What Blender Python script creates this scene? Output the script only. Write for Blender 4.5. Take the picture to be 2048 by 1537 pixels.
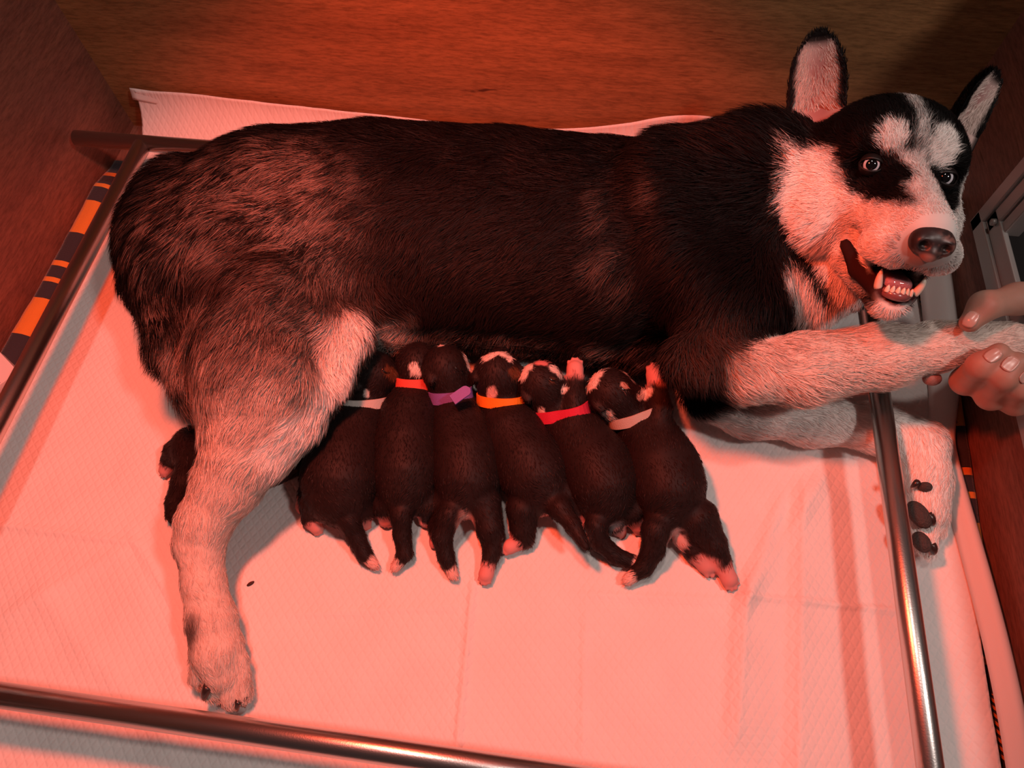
import bpy, math, random
import numpy as np
from mathutils import Matrix, Vector

for o in list(bpy.data.objects):
    bpy.data.objects.remove(o, do_unlink=True)
scene = bpy.context.scene
COL = scene.collection
rng = np.random.default_rng(7)

# ------------------------------------------------------------------ camera
PITCH, HEAD_A, ROLL, FPX = 0.488996749, 0.170534296, -0.0498548449, 1384.2
CAM_H = 0.70
def _rz(a):
    return np.array([[math.cos(a), -math.sin(a), 0], [math.sin(a), math.cos(a), 0], [0, 0, 1]])
_rx = np.array([[1, 0, 0], [0, math.cos(PITCH), -math.sin(PITCH)], [0, math.sin(PITCH), math.cos(PITCH)]])
CM = _rz(HEAD_A) @ _rx @ _rz(ROLL)
CC = np.array([0.0, 0.0, CAM_H])
cam_d = bpy.data.cameras.new('camera')
cam = bpy.data.objects.new('camera', cam_d)
COL.objects.link(cam)
cam_d.sensor_width = 36.0
cam_d.lens = FPX / 2048 * 36.0
cam_d.clip_start = 0.01
_m = Matrix([[*CM[i], CC[i]] for i in range(3)] + [[0, 0, 0, 1]])
cam.matrix_world = _m
scene.camera = cam

# ------------------------------------------------------------------ world, lamps, exposure
world = bpy.data.worlds.new('world'); scene.world = world
world.use_nodes = True
bg = world.node_tree.nodes['Background']
bg.inputs[0].default_value = (0.55, 0.42, 0.40, 1)
bg.inputs[1].default_value = 0.05
vs = scene.view_settings
vs.view_transform = 'Standard'; vs.look = 'None'; vs.gamma = 1.0; vs.use_curve_mapping = False
vs.exposure = 0.0

def lamp(name, kind, loc, energy, color, size=0.05, target=None, spot=None, blend=0.5):
    d = bpy.data.lights.new(name, kind)
    d.energy = energy; d.color = color
    if kind == 'AREA':
        d.shape = 'DISK'; d.size = size
    else:
        d.shadow_soft_size = size
    if kind == 'SPOT':
        d.spot_size = math.radians(spot); d.spot_blend = blend
    o = bpy.data.objects.new(name, d); COL.objects.link(o)
    o.location = loc
    if target is not None:
        v = Vector(target) - Vector(loc)
        o.rotation_euler = v.to_track_quat('-Z', 'Y').to_euler()
    return o
# red heat lamp hanging over the box (its place follows from the rails' shadows)
lamp('red_heat_lamp', 'SPOT', (-0.225, 0.300, 0.83), 38.0, (1.0, 0.090, 0.036), 0.045, (-0.170, 0.315, 0.0), 82, 0.32)
# ceiling lamp of the room
lamp('ceiling_lamp', 'AREA', (-0.18, 0.48, 2.66), 10.5, (1.0, 0.80, 0.71), 0.16, (-0.1, 0.4, 0.0))
# a second room lamp, from whose side the near ear throws its shadow on the back wall
lamp('second_room_lamp', 'AREA', (0.78, -0.06, 1.55), 6.8, (1.0, 0.84, 0.77), 0.14, (0.1, 0.4, 0.1))

# ------------------------------------------------------------------ helpers: pixels to places
def ray(px, py):
    return CM @ np.array([(px - 1024) / FPX, -(py - 768.5) / FPX, -1.0])
def P(px, py, z=0.0):
    d = ray(px, py)
    return CC + d * ((z - CAM_H) / d[2])
def mpp(px, py, z=0.0):
    return ((z - CAM_H) / ray(px, py)[2]) / FPX
def pr(px, py, z, r):                       # point and radius in metres
    return P(px, py, z), r * mpp(px, py, z)
def nrm(v):
    v = np.asarray(v, float)
    return v / (np.linalg.norm(v, axis=-1, keepdims=True) + 1e-12)

# ------------------------------------------------------------------ helpers: objects
def mesh_obj(name, verts, faces, mat=None, parent=None, smooth=True):
    me = bpy.data.meshes.new(name)
    me.from_pydata([tuple(map(float, v)) for v in verts], [], [tuple(map(int, f)) for f in faces])
    me.update()
    return link(name, me, mat, parent, smooth)
def link(name, me, mat=None, parent=None, smooth=True):
    if smooth:
        me.polygons.foreach_set('use_smooth', np.ones(len(me.polygons), bool))
    if mat is not None and len(me.materials) == 0:
        me.materials.append(mat)
    o = bpy.data.objects.new(name, me)
    COL.objects.link(o)
    if parent is not None:
        o.parent = parent
        o.matrix_parent_inverse = parent.matrix_basis.inverted()
    return o
def np_mesh(name, V, F):
    """fast mesh from arrays; F is (n,3) or (n,4)"""
    me = bpy.data.meshes.new(name)
    k = F.shape[1]
    me.vertices.add(len(V)); me.vertices.foreach_set('co', np.ascontiguousarray(V, np.float32).ravel())
    me.loops.add(F.size); me.loops.foreach_set('vertex_index', np.ascontiguousarray(F, np.int32).ravel())
    me.polygons.add(len(F)); me.polygons.foreach_set('loop_start', np.arange(0, F.size, k, dtype=np.int32))
    me.update(calc_edges=True)
    return me
def set_col(me, C, name='Col'):
    a = me.color_attributes.new(name, 'FLOAT_COLOR', 'POINT')
    A = np.ones((len(C), 4), np.float32); A[:, :3] = C
    a.data.foreach_set('color', A.ravel())
def empty(name, loc):
    o = bpy.data.objects.new(name, None); COL.objects.link(o)
    o.empty_display_size = 0.03
    o.location = [float(x) for x in loc]
    return o
def tag(o, label=None, cat=None, group=None, kind=None):
    if label: o['label'] = label
    if cat: o['category'] = cat
    if group: o['group'] = group
    if kind: o['kind'] = kind
    return o

def box_vf(lo, hi, bev=0.0):
    x0, y0, z0 = lo; x1, y1, z1 = hi
    V = [(x0,y0,z0),(x1,y0,z0),(x1,y1,z0),(x0,y1,z0),(x0,y0,z1),(x1,y0,z1),(x1,y1,z1),(x0,y1,z1)]
    F = [(0,3,2,1),(4,5,6,7),(0,1,5,4),(1,2,6,5),(2,3,7,6),(3,0,4,7)]
    return V, F
def box(name, lo, hi, mat, parent=None, bev=0.0):
    o = mesh_obj(name, *box_vf(lo, hi), mat, parent, smooth=False)
    if bev:
        m = o.modifiers.new('bevel', 'BEVEL'); m.width = bev; m.segments = 2
    return o
def tube_vf(path, radii, seg=20, cap=True):
    path = [np.asarray(p, float) for p in path]
    n = len(path); V = []; F = []
    t0 = nrm(path[1] - path[0])
    up = np.array([0, 0, 1.0]) if abs(t0[2]) < .9 else np.array([1.0, 0, 0])
    u = nrm(np.cross(t0, up))
    for i in range(n):
        t = nrm(path[min(i+1, n-1)] - path[max(i-1, 0)])
        u = nrm(u - t * (u @ t)); v = np.cross(t, u)
        for k in range(seg):
            a = 2*math.pi*k/seg
            V.append(path[i] + radii[i]*(math.cos(a)*u + math.sin(a)*v))
    for i in range(n-1):
        for k in range(seg):
            a = i*seg+k; b = i*seg+(k+1) % seg
            F.append((a, b, b+seg, a+seg))
    if cap:
        F.append(tuple(range(seg))[::-1]); F.append(tuple(range((n-1)*seg, n*seg)))
    return V, F
def ellipsoid_vf(c, rad, R=np.eye(3), nu=20, nv=12):
    V = []; F = []
    for j in range(nv+1):
        th = math.pi*j/nv
        for i in range(nu):
            ph = 2*math.pi*i/nu
            V.append(np.asarray(c) + R @ (np.array([math.sin(th)*math.cos(ph), math.sin(th)*math.sin(ph), math.cos(th)])*rad))
    for j in range(nv):
        for i in range(nu):
            F.append((j*nu+i, (j+1)*nu+i, (j+1)*nu+(i+1) % nu, j*nu+(i+1) % nu))
    return V, F

# value noise --------------------------------------------------------------
_perm = np.random.default_rng(3).random(65536).astype(np.float32)
def _h(i, j, k):
    return _perm[(i*73856093 ^ j*19349663 ^ k*83492791) & 65535]
def vnoise(p, s):
    q = np.asarray(p, np.float64)*s
    i = np.floor(q).astype(np.int64); f = q - i; f = f*f*(3-2*f)
    r = 0
    for dx in (0, 1):
        for dy in (0, 1):
            for dz in (0, 1):
                w = (f[:, 0] if dx else 1-f[:, 0])*(f[:, 1] if dy else 1-f[:, 1])*(f[:, 2] if dz else 1-f[:, 2])
                r = r + w*_h(i[:, 0]+dx, i[:, 1]+dy, i[:, 2]+dz)
    return r
def fbm(p, s):
    return (vnoise(p, s) + .5*vnoise(p, 2.03*s) + .25*vnoise(p, 4.1*s))/1.75
def sstep(a, b, x):
    t = np.clip((x-a)/(b-a), 0, 1)
    return t*t*(3-2*t)
def mix(a, b, t):
    return a*(1-t[:, None]) + np.asarray(b)[None, :]*t[:, None]

# signed distance bodies ----------------------------------------------------
class Sdf:
    def __init__(s, lo, hi, h):
        s.lo = np.asarray(lo, float); s.h = h
        s.n = np.ceil((np.asarray(hi)-s.lo)/h).astype(int)+1
        s.D = np.full(s.n, 0.06, np.float32)
        s.ax = [(s.lo[i]+h*np.arange(s.n[i])).astype(np.float32) for i in range(3)]
    def _sub(s, lo, hi):
        a = np.clip(np.floor((lo-s.lo)/s.h).astype(int), 0, s.n)
        b = np.clip(np.ceil((hi-s.lo)/s.h).astype(int)+1, 0, s.n)
        if np.any(b <= a): return None
        sl = tuple(slice(a[i], b[i]) for i in range(3))
        X = s.ax[0][sl[0]][:, None, None]; Y = s.ax[1][sl[1]][None, :, None]; Z = s.ax[2][sl[2]][None, None, :]
        return sl, X, Y, Z
    def _comb(s, sl, d, k, sub):
        D = s.D[sl]
        if sub:
            d = -d
            h = np.clip(.5 - .5*(d-D)/(-k), 0, 1) if False else np.clip(.5 - .5*(D-d)/k, 0, 1)
            s.D[sl] = D*(1-h) + d*h + k*h*(1-h)
        else:
            h = np.clip(.5 + .5*(D-d)/k, 0, 1)
            s.D[sl] = D*(1-h) + d*h - k*h*(1-h)
    def cap(s, a, b, ra, rb, k=.02, sub=False, zs=1.0):
        a = np.asarray(a, float); b = np.asarray(b, float); m = max(ra, rb)+k+3*s.h
        r = s._sub(np.minimum(a, b)-m, np.maximum(a, b)+m)
        if r is None: return
        sl, X, Y, Z = r
        ab = b-a; L2 = float(ab@ab)+1e-12
        t = np.clip(((X-a[0])*ab[0]+(Y-a[1])*ab[1]+(Z-a[2])*ab[2])/L2, 0, 1)
        d = np.sqrt((X-a[0]-t*ab[0])**2+(Y-a[1]-t*ab[1])**2+((Z-a[2]-t*ab[2])/zs)**2) - (ra+(rb-ra)*t)
        s._comb(sl, d.astype(np.float32), k, sub)
    def chain(s, pts, k=.02, sub=False, zs=1.0):
        for (a, ra), (b, rb) in zip(pts[:-1], pts[1:]):
            s.cap(a, b, ra, rb, k, sub, zs)
    def ell(s, c, rad, R=None, k=.02, sub=False):
        c = np.asarray(c, float); rad = np.asarray(rad, float); R = np.eye(3) if R is None else np.asarray(R)
        m = rad.max()+k+3*s.h
        r = s._sub(c-m, c+m)
        if r is None: return
        sl, X, Y, Z = r
        x, y, z = X-c[0], Y-c[1], Z-c[2]
        q = [(R[0, i]*x+R[1, i]*y+R[2, i]*z)/rad[i] for i in range(3)]
        k0 = np.sqrt(q[0]**2+q[1]**2+q[2]**2)
        k1 = np.sqrt((q[0]/rad[0])**2+(q[1]/rad[1])**2+(q[2]/rad[2])**2)+1e-9
        s._comb(sl, (k0*(k0-1)/k1).astype(np.float32), k, sub)
    def floor(s, z):
        d = (z - s.ax[2])[None, None, :]
        s.D = np.maximum(s.D, d.astype(np.float32))
    def sample(s, p):
        q = (p-s.lo)/s.h
        i = np.clip(np.floor(q).astype(int), 0, s.n-2); f = np.clip(q-i, 0, 1)
        r = 0
        for dx in (0, 1):
            for dy in (0, 1):
                for dz in (0, 1):
                    w = (f[:, 0] if dx else 1-f[:, 0])*(f[:, 1] if dy else 1-f[:, 1])*(f[:, 2] if dz else 1-f[:, 2])
                    r = r + w*s.D[i[:, 0]+dx, i[:, 1]+dy, i[:, 2]+dz]
        return r
    def normal(s, p):
        e = s.h*1.2; g = np.zeros((len(p), 3))
        for i in range(3):
            o = np.zeros(3); o[i] = e
            g[:, i] = s.sample(p+o)-s.sample(p-o)
        return nrm(g)
    def mesh(s):
        D = s.D; S = D < 0
        cnt = np.zeros(s.n-1, np.int8)
        cs = [(x, y, z) for x in (0, 1) for y in (0, 1) for z in (0, 1)]
        nx, ny, nz = s.n
        for x, y, z in cs:
            cnt += S[x:nx-1+x, y:ny-1+y, z:nz-1+z]
        I = np.argwhere((cnt > 0) & (cnt < 8))
        idx = np.full(s.n-1, -1, np.int64)
        idx[I[:, 0], I[:, 1], I[:, 2]] = np.arange(len(I))
        pos = np.zeros((len(I), 3)); num = np.zeros(len(I))
        for a in cs:
            for ax in range(3):
                if a[ax]: continue
                b = list(a); b[ax] = 1
                da = D[I[:, 0]+a[0], I[:, 1]+a[1], I[:, 2]+a[2]]; db = D[I[:, 0]+b[0], I[:, 1]+b[1], I[:, 2]+b[2]]
                c = (da < 0) != (db < 0)
                t = np.where(c, da/np.where(c, da-db, 1), 0)
                pt = np.tile(np.array(a, float), (len(I), 1)); pt[:, ax] += t
                pos += pt*c[:, None]; num += c
        V = s.lo + (I + pos/num[:, None])*s.h
        Q = []
        for ax in range(3):
            u, v = [(1, 2), (2, 0), (0, 1)][ax]
            sa = [slice(None)]*3; sb = [slice(None)]*3
            sa[ax] = slice(0, -1); sb[ax] = slice(1, None)
            ch = S[tuple(sa)] != S[tuple(sb)]
            E = np.argwhere(ch)
            E = E[(E[:, u] > 0) & (E[:, v] > 0) & (E[:, u] < s.n[u]-1) & (E[:, v] < s.n[v]-1)]
            ins = S[E[:, 0], E[:, 1], E[:, 2]]
            def cell(du, dv):
                c = E.copy(); c[:, u] += du; c[:, v] += dv
                return idx[c[:, 0], c[:, 1], c[:, 2]]
            q = np.stack([cell(-1, -1), cell(0, -1), cell(0, 0), cell(-1, 0)], 1)
            q[~ins] = q[~ins][:, ::-1]
            Q.append(q)
        return V, np.concatenate(Q)

def surf(s, px, py, z=None):
    """point where the line through a pixel meets a body's surface"""
    d = ray(px, py); t = np.linspace(.25, 1.05, 1600)
    q = CC[None]+d[None]*t[:, None]
    ok = np.all((q > s.lo) & (q < s.lo+s.h*(s.n-1)), axis=1)
    if ok.any():
        q = q[ok]; v = np.where(s.sample(q) < 0)[0]
        if len(v): return q[v[0]]
    return P(px, py, .03 if z is None else z)
def sample_roots(V, F, n, dens=None):
    a, b, c, d = V[F[:, 0]], V[F[:, 1]], V[F[:, 2]], V[F[:, 3]]
    A = np.linalg.norm(np.cross(c-a, d-b), axis=1)*.5
    ctr = (a+b+c+d)/4
    w = A if dens is None else A*dens(ctr)
    k = rng.choice(len(F), n, p=w/w.sum())
    u = rng.random((n, 1)); v = rng.random((n, 1))
    return (a[k]*(1-u)+b[k]*u)*(1-v) + (d[k]*(1-u)+c[k]*u)*v

def strands(name, root, nor, flow, L, lift, C, width, mat, parent, clump=.012, cl_f=.45, jit=.25, tipcol=1.0):
    """fur as thin two-segment blades lying along the flow"""
    n = len(root)
    L = L*(.75+.5*rng.random(n))
    f = flow - nor*np.sum(flow*nor, 1)[:, None]
    f = nrm(f + 1e-6*rng.normal(size=(n, 3)))
    s = np.cross(nor, f)
    f = nrm(f + s*(rng.normal(size=(n, 1))*jit) + s*((vnoise(root, 45)-.5)*1.3)[:, None])
    li = lift*(.6+.8*rng.random(n))
    d1 = nrm(f*np.cos(li)[:, None] + nor*np.sin(li)[:, None])
    d2 = nrm(f*np.cos(li*.45)[:, None] + nor*np.sin(li*.45)[:, None])
    p0 = root - nor*.0008
    p1 = root + d1*(L*.5)[:, None]
    p2 = p1 + d2*(L*.5)[:, None]
    cell = np.floor(root/clump + vnoise(root, 60)[:, None]*.8).astype(np.int64)
    cid = ((cell[:, 0]+4096)*8192 + cell[:, 1]+4096)*8192 + cell[:, 2]+4096
    u, inv = np.unique(cid, return_inverse=True)
    cnt = np.bincount(inv).astype(float)
    ctip = np.stack([np.bincount(inv, p2[:, i])/cnt for i in range(3)], 1)[inv]
    cf = (cl_f*(.4+.9*rng.random(n)))[:, None]
    p2 = p2 + (ctip-p2)*cf; p1 = p1 + (ctip-p2)*cf*.25
    w = nrm(np.cross(nor, p2-p0))
    tw = rng.normal(size=(n, 1))*.5
    w = nrm(w + nor*tw)
    w = w*(width*(.7+.6*rng.random(n)))[:, None]*.5
    V = np.stack([p0-w, p0+w, p1+w*.8, p1-w*.8, p2], 1).reshape(-1, 3)
    b = np.arange(n)*5
    F = np.concatenate([np.stack([b, b+1, b+2], 1), np.stack([b, b+2, b+3], 1), np.stack([b+3, b+2, b+4], 1)])
    me = np_mesh(name, V, F)
    Cb = C*(.8+.4*rng.random((n, 1)))
    CV = np.stack([Cb*.9, Cb*.9, Cb, Cb, Cb*tipcol], 1).reshape(-1, 3)
    set_col(me, CV)
    o = link(name, me, mat, parent)
    o['kind'] = 'stuff'
    return o

# ------------------------------------------------------------------ materials
def new_mat(name):
    m = bpy.data.materials.new(name); m.use_nodes = True
    nt = m.node_tree
    return m, nt, nt.nodes['Principled BSDF']
def simple(name, col, rough=.5, metal=0, spec=.5, coat=0, sss=0, bump=None):
    m, nt, b = new_mat(name)
    b.inputs['Base Color'].default_value = (*col, 1); b.inputs['Roughness'].default_value = rough
    b.inputs['Metallic'].default_value = metal; b.inputs['Specular IOR Level'].default_value = spec
    b.inputs['Coat Weight'].default_value = coat
    if sss:
        b.inputs['Subsurface Weight'].default_value = sss; b.inputs['Subsurface Radius'].default_value = (.008, .003, .002)
        b.inputs['Subsurface Scale'].default_value = .5
    if bump:
        sc, st = bump
        t = nt.nodes.new('ShaderNodeTexCoord'); n = nt.nodes.new('ShaderNodeTexNoise'); n.inputs['Scale'].default_value = sc
        n.inputs['Detail'].default_value = 4
        bp = nt.nodes.new('ShaderNodeBump'); bp.inputs['Strength'].default_value = st; bp.inputs['Distance'].default_value = .002
        nt.links.new(t.outputs['Object'], n.inputs['Vector']); nt.links.new(n.outputs['Fac'], bp.inputs['Height']); nt.links.new(bp.outputs[0], b.inputs['Normal'])
    return m
def vcol_mat(name, rough=.6, spec=.3, sheen=0, sss=0):
    m, nt, b = new_mat(name)
    a = nt.nodes.new('ShaderNodeAttribute'); a.attribute_name = 'Col'
    nt.links.new(a.outputs['Color'], b.inputs['Base Color'])
    b.inputs['Roughness'].default_value = rough; b.inputs['Specular IOR Level'].default_value = spec
    if sheen:
        b.inputs['Sheen Weight'].default_value = sheen; b.inputs['Sheen Roughness'].default_value = .4
    if sss:
        b.inputs['Subsurface Weight'].default_value = sss; b.inputs['Subsurface Radius'].default_value = (.008, .003, .002); b.inputs['Subsurface Scale'].default_value = .6
    return m
def N(nt, t, **kw):
    n = nt.nodes.new(t)
    for k, v in kw.items():
        if k in n.inputs: n.inputs[k].default_value = v
        else: setattr(n, k, v)
    return n
def wood_mat(name, ax, c1, c2, c3):
    m, nt, b = new_mat(name)
    tc = N(nt, 'ShaderNodeTexCoord'); mp = N(nt, 'ShaderNodeMapping')
    mp.inputs['Scale'].default_value = ax
    nt.links.new(tc.outputs['Object'], mp.inputs['Vector'])
    n1 = N(nt, 'ShaderNodeTexNoise', Scale=5.0, Detail=6.0, Roughness=.6, Distortion=.6)
    n2 = N(nt, 'ShaderNodeTexNoise', Scale=60.0, Detail=5.0, Roughness=.7)
    n3 = N(nt, 'ShaderNodeTexNoise', Scale=11.0, Detail=3.0, Distortion=1.5)
    for n in (n1, n2, n3): nt.links.new(mp.outputs[0], n.inputs['Vector'])
    r1 = N(nt, 'ShaderNodeValToRGB'); r1.color_ramp.elements[0].color = (*c1, 1); r1.color_ramp.elements[1].color = (*c2, 1)
    r1.color_ramp.elements[0].position = .3; r1.color_ramp.elements[1].position = .7
    nt.links.new(n1.outputs['Fac'], r1.inputs[0])
    r2 = N(nt, 'ShaderNodeValToRGB'); r2.color_ramp.elements[0].color = (.55, .55, .55, 1); r2.color_ramp.elements[1].color = (1.1, 1.1, 1.1, 1)
    r2.color_ramp.elements[0].position = .35; r2.color_ramp.elements[1].position = .6
    nt.links.new(n2.outputs['Fac'], r2.inputs[0])
    mx = N(nt, 'ShaderNodeMix', data_type='RGBA', blend_type='MULTIPLY'); mx.inputs[0].default_value = .8
    nt.links.new(r1.outputs[0], mx.inputs[6]); nt.links.new(r2.outputs[0], mx.inputs[7])
    r3 = N(nt, 'ShaderNodeValToRGB'); r3.color_ramp.elements[0].position = .70; r3.color_ramp.elements[1].position = .76
    nt.links.new(n3.outputs['Fac'], r3.inputs[0])
    m2 = N(nt, 'ShaderNodeMix', data_type='RGBA'); nt.links.new(r3.outputs[0], m2.inputs[0])
    nt.links.new(mx.outputs[2], m2.inputs[6]); m2.inputs[7].default_value = (*c3, 1)
    nt.links.new(m2.outputs[2], b.inputs['Base Color'])
    b.inputs['Roughness'].default_value = .55; b.inputs['Specular IOR Level'].default_value = .25
    bp = N(nt, 'ShaderNodeBump', Strength=.25, Distance=.001)
    nt.links.new(n2.outputs['Fac'], bp.inputs['Height']); nt.links.new(bp.outputs[0], b.inputs['Normal'])
    return m

M_wood_back = wood_mat('plywood_back', (1, 1, 7), (.30, .145, .060), (.44, .22, .090), (.10, .04, .02))
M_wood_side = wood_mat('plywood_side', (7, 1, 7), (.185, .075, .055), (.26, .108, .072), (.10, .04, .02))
M_steel = simple('brushed_steel', (.66, .62, .60), .30, 1.0, bump=(700, .05))
M_alu = simple('dull_aluminium', (.40, .39, .38), .45, .45, bump=(300, .08))
M_dark = simple('dark_floor', (.02, .017, .017), .7)

# quilted pad material
def pad_mat():
    m, nt, b = new_mat('quilted_pad')
    tc = N(nt, 'ShaderNodeTexCoord'); mp = N(nt, 'ShaderNodeMapping')
    nt.links.new(tc.outputs['Object'], mp.inputs['Vector'])
    hs = []
    for ang, sc in ((.55, 260), (-.75, 260)):
        mm = N(nt, 'ShaderNodeMapping'); mm.inputs['Rotation'].default_value = (0, 0, ang)
        nt.links.new(tc.outputs['Object'], mm.inputs['Vector'])
        w = N(nt, 'ShaderNodeTexWave', Scale=sc/6.28*1.0, Distortion=.6, Detail=1.0); w.bands_direction = 'X'
        nt.links.new(mm.outputs[0], w.inputs['Vector'])
        p = N(nt, 'ShaderNodeMath', operation='POWER'); p.inputs[1].default_value = 3.0
        nt.links.new(w.outputs['Fac'], p.inputs[0]); hs.append(p)
    mx = N(nt, 'ShaderNodeMath', operation='MAXIMUM')
    nt.links.new(hs[0].outputs[0], mx.inputs[0]); nt.links.new(hs[1].outputs[0], mx.inputs[1])
    no = N(nt, 'ShaderNodeTexNoise', Scale=22.0, Detail=5.0); nt.links.new(tc.outputs['Object'], no.inputs['Vector'])
    ad = N(nt, 'ShaderNodeMath', operation='MULTIPLY_ADD'); ad.inputs[1].default_value = -.35
    nt.links.new(mx.outputs[0], ad.inputs[0]); nt.links.new(no.outputs['Fac'], ad.inputs[2])
    bp = N(nt, 'ShaderNodeBump', Strength=.7, Distance=.0014)
    nt.links.new(ad.outputs[0], bp.inputs['Height']); nt.links.new(bp.outputs[0], b.inputs['Normal'])
    cr = N(nt, 'ShaderNodeValToRGB'); cr.color_ramp.elements[0].color = (.72, .70, .69, 1); cr.color_ramp.elements[1].color = (.82, .80, .79, 1)
    nt.links.new(no.outputs['Fac'], cr.inputs[0]); nt.links.new(cr.outputs[0], b.inputs['Base Color'])
    b.inputs['Roughness'].default_value = .75; b.inputs['Specular IOR Level'].default_value = .2
    return m
M_pad = pad_mat()
M_hem = simple('smooth_pad_hem', (.80, .78, .77), .55, spec=.3)

def plaid_mat():
    m, nt, b = new_mat('plaid_wool')
    tc = N(nt, 'ShaderNodeTexCoord'); sp = N(nt, 'ShaderNodeSeparateXYZ'); nt.links.new(tc.outputs['Object'], sp.inputs[0])
    def band(out, period, lo, hi, off=0.0):
        a = N(nt, 'ShaderNodeMath', operation='ADD'); a.inputs[1].default_value = 10+off; nt.links.new(out, a.inputs[0])
        d = N(nt, 'ShaderNodeMath', operation='MODULO'); d.inputs[1].default_value = period; nt.links.new(a.outputs[0], d.inputs[0])
        g = N(nt, 'ShaderNodeMath', operation='GREATER_THAN'); g.inputs[1].default_value = lo; nt.links.new(d.outputs[0], g.inputs[0])
        l = N(nt, 'ShaderNodeMath', operation='LESS_THAN'); l.inputs[1].default_value = hi; nt.links.new(d.outputs[0], l.inputs[0])
        k = N(nt, 'ShaderNodeMath', operation='MULTIPLY'); nt.links.new(g.outputs[0], k.inputs[0]); nt.links.new(l.outputs[0], k.inputs[1])
        return k
    b1 = band(sp.outputs[1], .16, .02, .075, .055)     # broad orange
    b2 = band(sp.outputs[1], .16, .10, .107, .055); b3 = band(sp.outputs[1], .16, .125, .133, .055)
    # twill lines
    ad = N(nt, 'ShaderNodeMath', operation='ADD'); nt.links.new(sp.outputs[0], ad.inputs[0]); nt.links.new(sp.outputs[1], ad.inputs[1])
    tw = band(ad.outputs[0], .0066, 0, .0033)
    c = N(nt, 'ShaderNodeMix', data_type='RGBA'); c.inputs[6].default_value = (.022, .022, .03, 1); c.inputs[7].default_value = (.60, .22, .03, 1)
    f = N(nt, 'ShaderNodeMath', operation='MULTIPLY'); nt.links.new(tw.outputs[0], f.inputs[0])
    n = N(nt, 'ShaderNodeTexNoise', Scale=30.0); nt.links.new(tc.outputs['Object'], n.inputs['Vector'])
    f.inputs[1].default_value = .35
    bx = band(sp.outputs[0], .11, .0, .05, .03)
    h1 = N(nt, 'ShaderNodeMath', operation='MAXIMUM'); nt.links.new(tw.outputs[0], h1.inputs[0]); nt.links.new(bx.outputs[0], h1.inputs[1])
    m1 = N(nt, 'ShaderNodeMath', operation='MULTIPLY'); nt.links.new(b1.outputs[0], m1.inputs[0]); nt.links.new(h1.outputs[0], m1.inputs[1])
    m2 = N(nt, 'ShaderNodeMath', operation='MAXIMUM'); nt.links.new(b2.outputs[0], m2.inputs[0]); nt.links.new(b3.outputs[0], m2.inputs[1])
    m3 = N(nt, 'ShaderNodeMath', operation='MAXIMUM'); nt.links.new(m1.outputs[0], m3.inputs[0]); nt.links.new(m2.outputs[0], m3.inputs[1])
    nt.links.new(m3.outputs[0], c.inputs[0]); nt.links.new(c.outputs[2], b.inputs['Base Color'])
    b.inputs['Roughness'].default_value = .9; b.inputs['Sheen Weight'].default_value = .2
    bp = N(nt, 'ShaderNodeBump', Strength=.5, Distance=.001); n2 = N(nt, 'ShaderNodeTexNoise', Scale=500.0); nt.links.new(tc.outputs['Object'], n2.inputs['Vector'])
    nt.links.new(n2.outputs['Fac'], bp.inputs['Height']); nt.links.new(bp.outputs[0], b.inputs['Normal'])
    return m
M_plaid = plaid_mat()
M_skinfur = vcol_mat('dog_coat_under', .8, .05)
M_fur = vcol_mat('dog_fur', .55, .12)
M_pup = vcol_mat('puppy_coat_under', .6, .2)
M_pupfur = vcol_mat('puppy_fur', .55, .15, sheen=.06)
M_hand = vcol_mat('hand_skin', .5, .35, sss=.25)
M_nail = simple('finger_nail', (.62, .36, .30), .25, spec=.5)
M_claw = simple('dark_claw', (.03, .02, .018), .3)
M_padskin = simple('dark_paw_pad', (.055, .042, .038), .75, bump=(500, 1.0))
M_pink = simple('pink_skin', (.62, .26, .24), .5, sss=.15)

# ------------------------------------------------------------------ the box: floor and walls
XL, XR, YB, YF, WT = -0.675, 0.430, 0.740, -0.36, 0.014
WH = 0.46
tag(box('floor', (XL, YF, -.03), (XR, YB, -.012), M_wood_side), kind='structure')
tag(box('floor_outside', (-3, -2.5, -.05), (3, 3, -.031), M_dark), kind='structure')
tag(box('wall_back', (XL-WT, YB, -.03), (XR+WT, YB+WT, WH), M_wood_back), kind='structure')
tag(box('wall_left', (XL-WT, YF, -.03), (XL, YB, WH), M_wood_side), kind='structure')
SZ, JY, FW = 0.095, 0.578, 0.034
wr = empty('wall_right', (XR, .2, 0)); tag(wr, kind='structure')
box('panel', (XR, YF, -.03), (XR+WT, YB, SZ+.006), M_wood_side, wr)
box('panel', (XR, JY-.006, SZ+.006), (XR+WT, YB, WH), M_wood_side, wr)
# aluminium frame of the opening in the right wall
door = empty('door_1', (XR, JY, SZ)); tag(door, kind='structure')
box('jamb', (XR-.006, JY-FW*.5, SZ+FW*.0), (XR+.002, JY, WH), M_alu, door, .0015)
box('jamb', (XR-.003, JY-FW, SZ+FW*.6), (XR+.003, JY-FW*.5, WH), M_alu, door, .0015)
box('jamb', (XR-.001, JY-FW*1.45, SZ+FW), (XR+.016, JY-FW*1.05, WH), M_alu, door, .0015)
box('sill', (XR-.006, -.10, SZ), (XR+.002, JY-.0005, SZ+FW*.55), M_alu, door, .0015)
box('sill', (XR-.003, -.10, SZ+FW*.55), (XR+.003, JY-FW*.5, SZ+FW*1.15), M_alu, door, .0015)
V, F = tube_vf([(XR-.0035, JY-FW*.9, SZ+FW*.98), (XR-.0075, JY-FW*.9, SZ+FW*.98)], [.004, .0035], 14)
mesh_obj('screw', V, F, M_alu, door)

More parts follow.
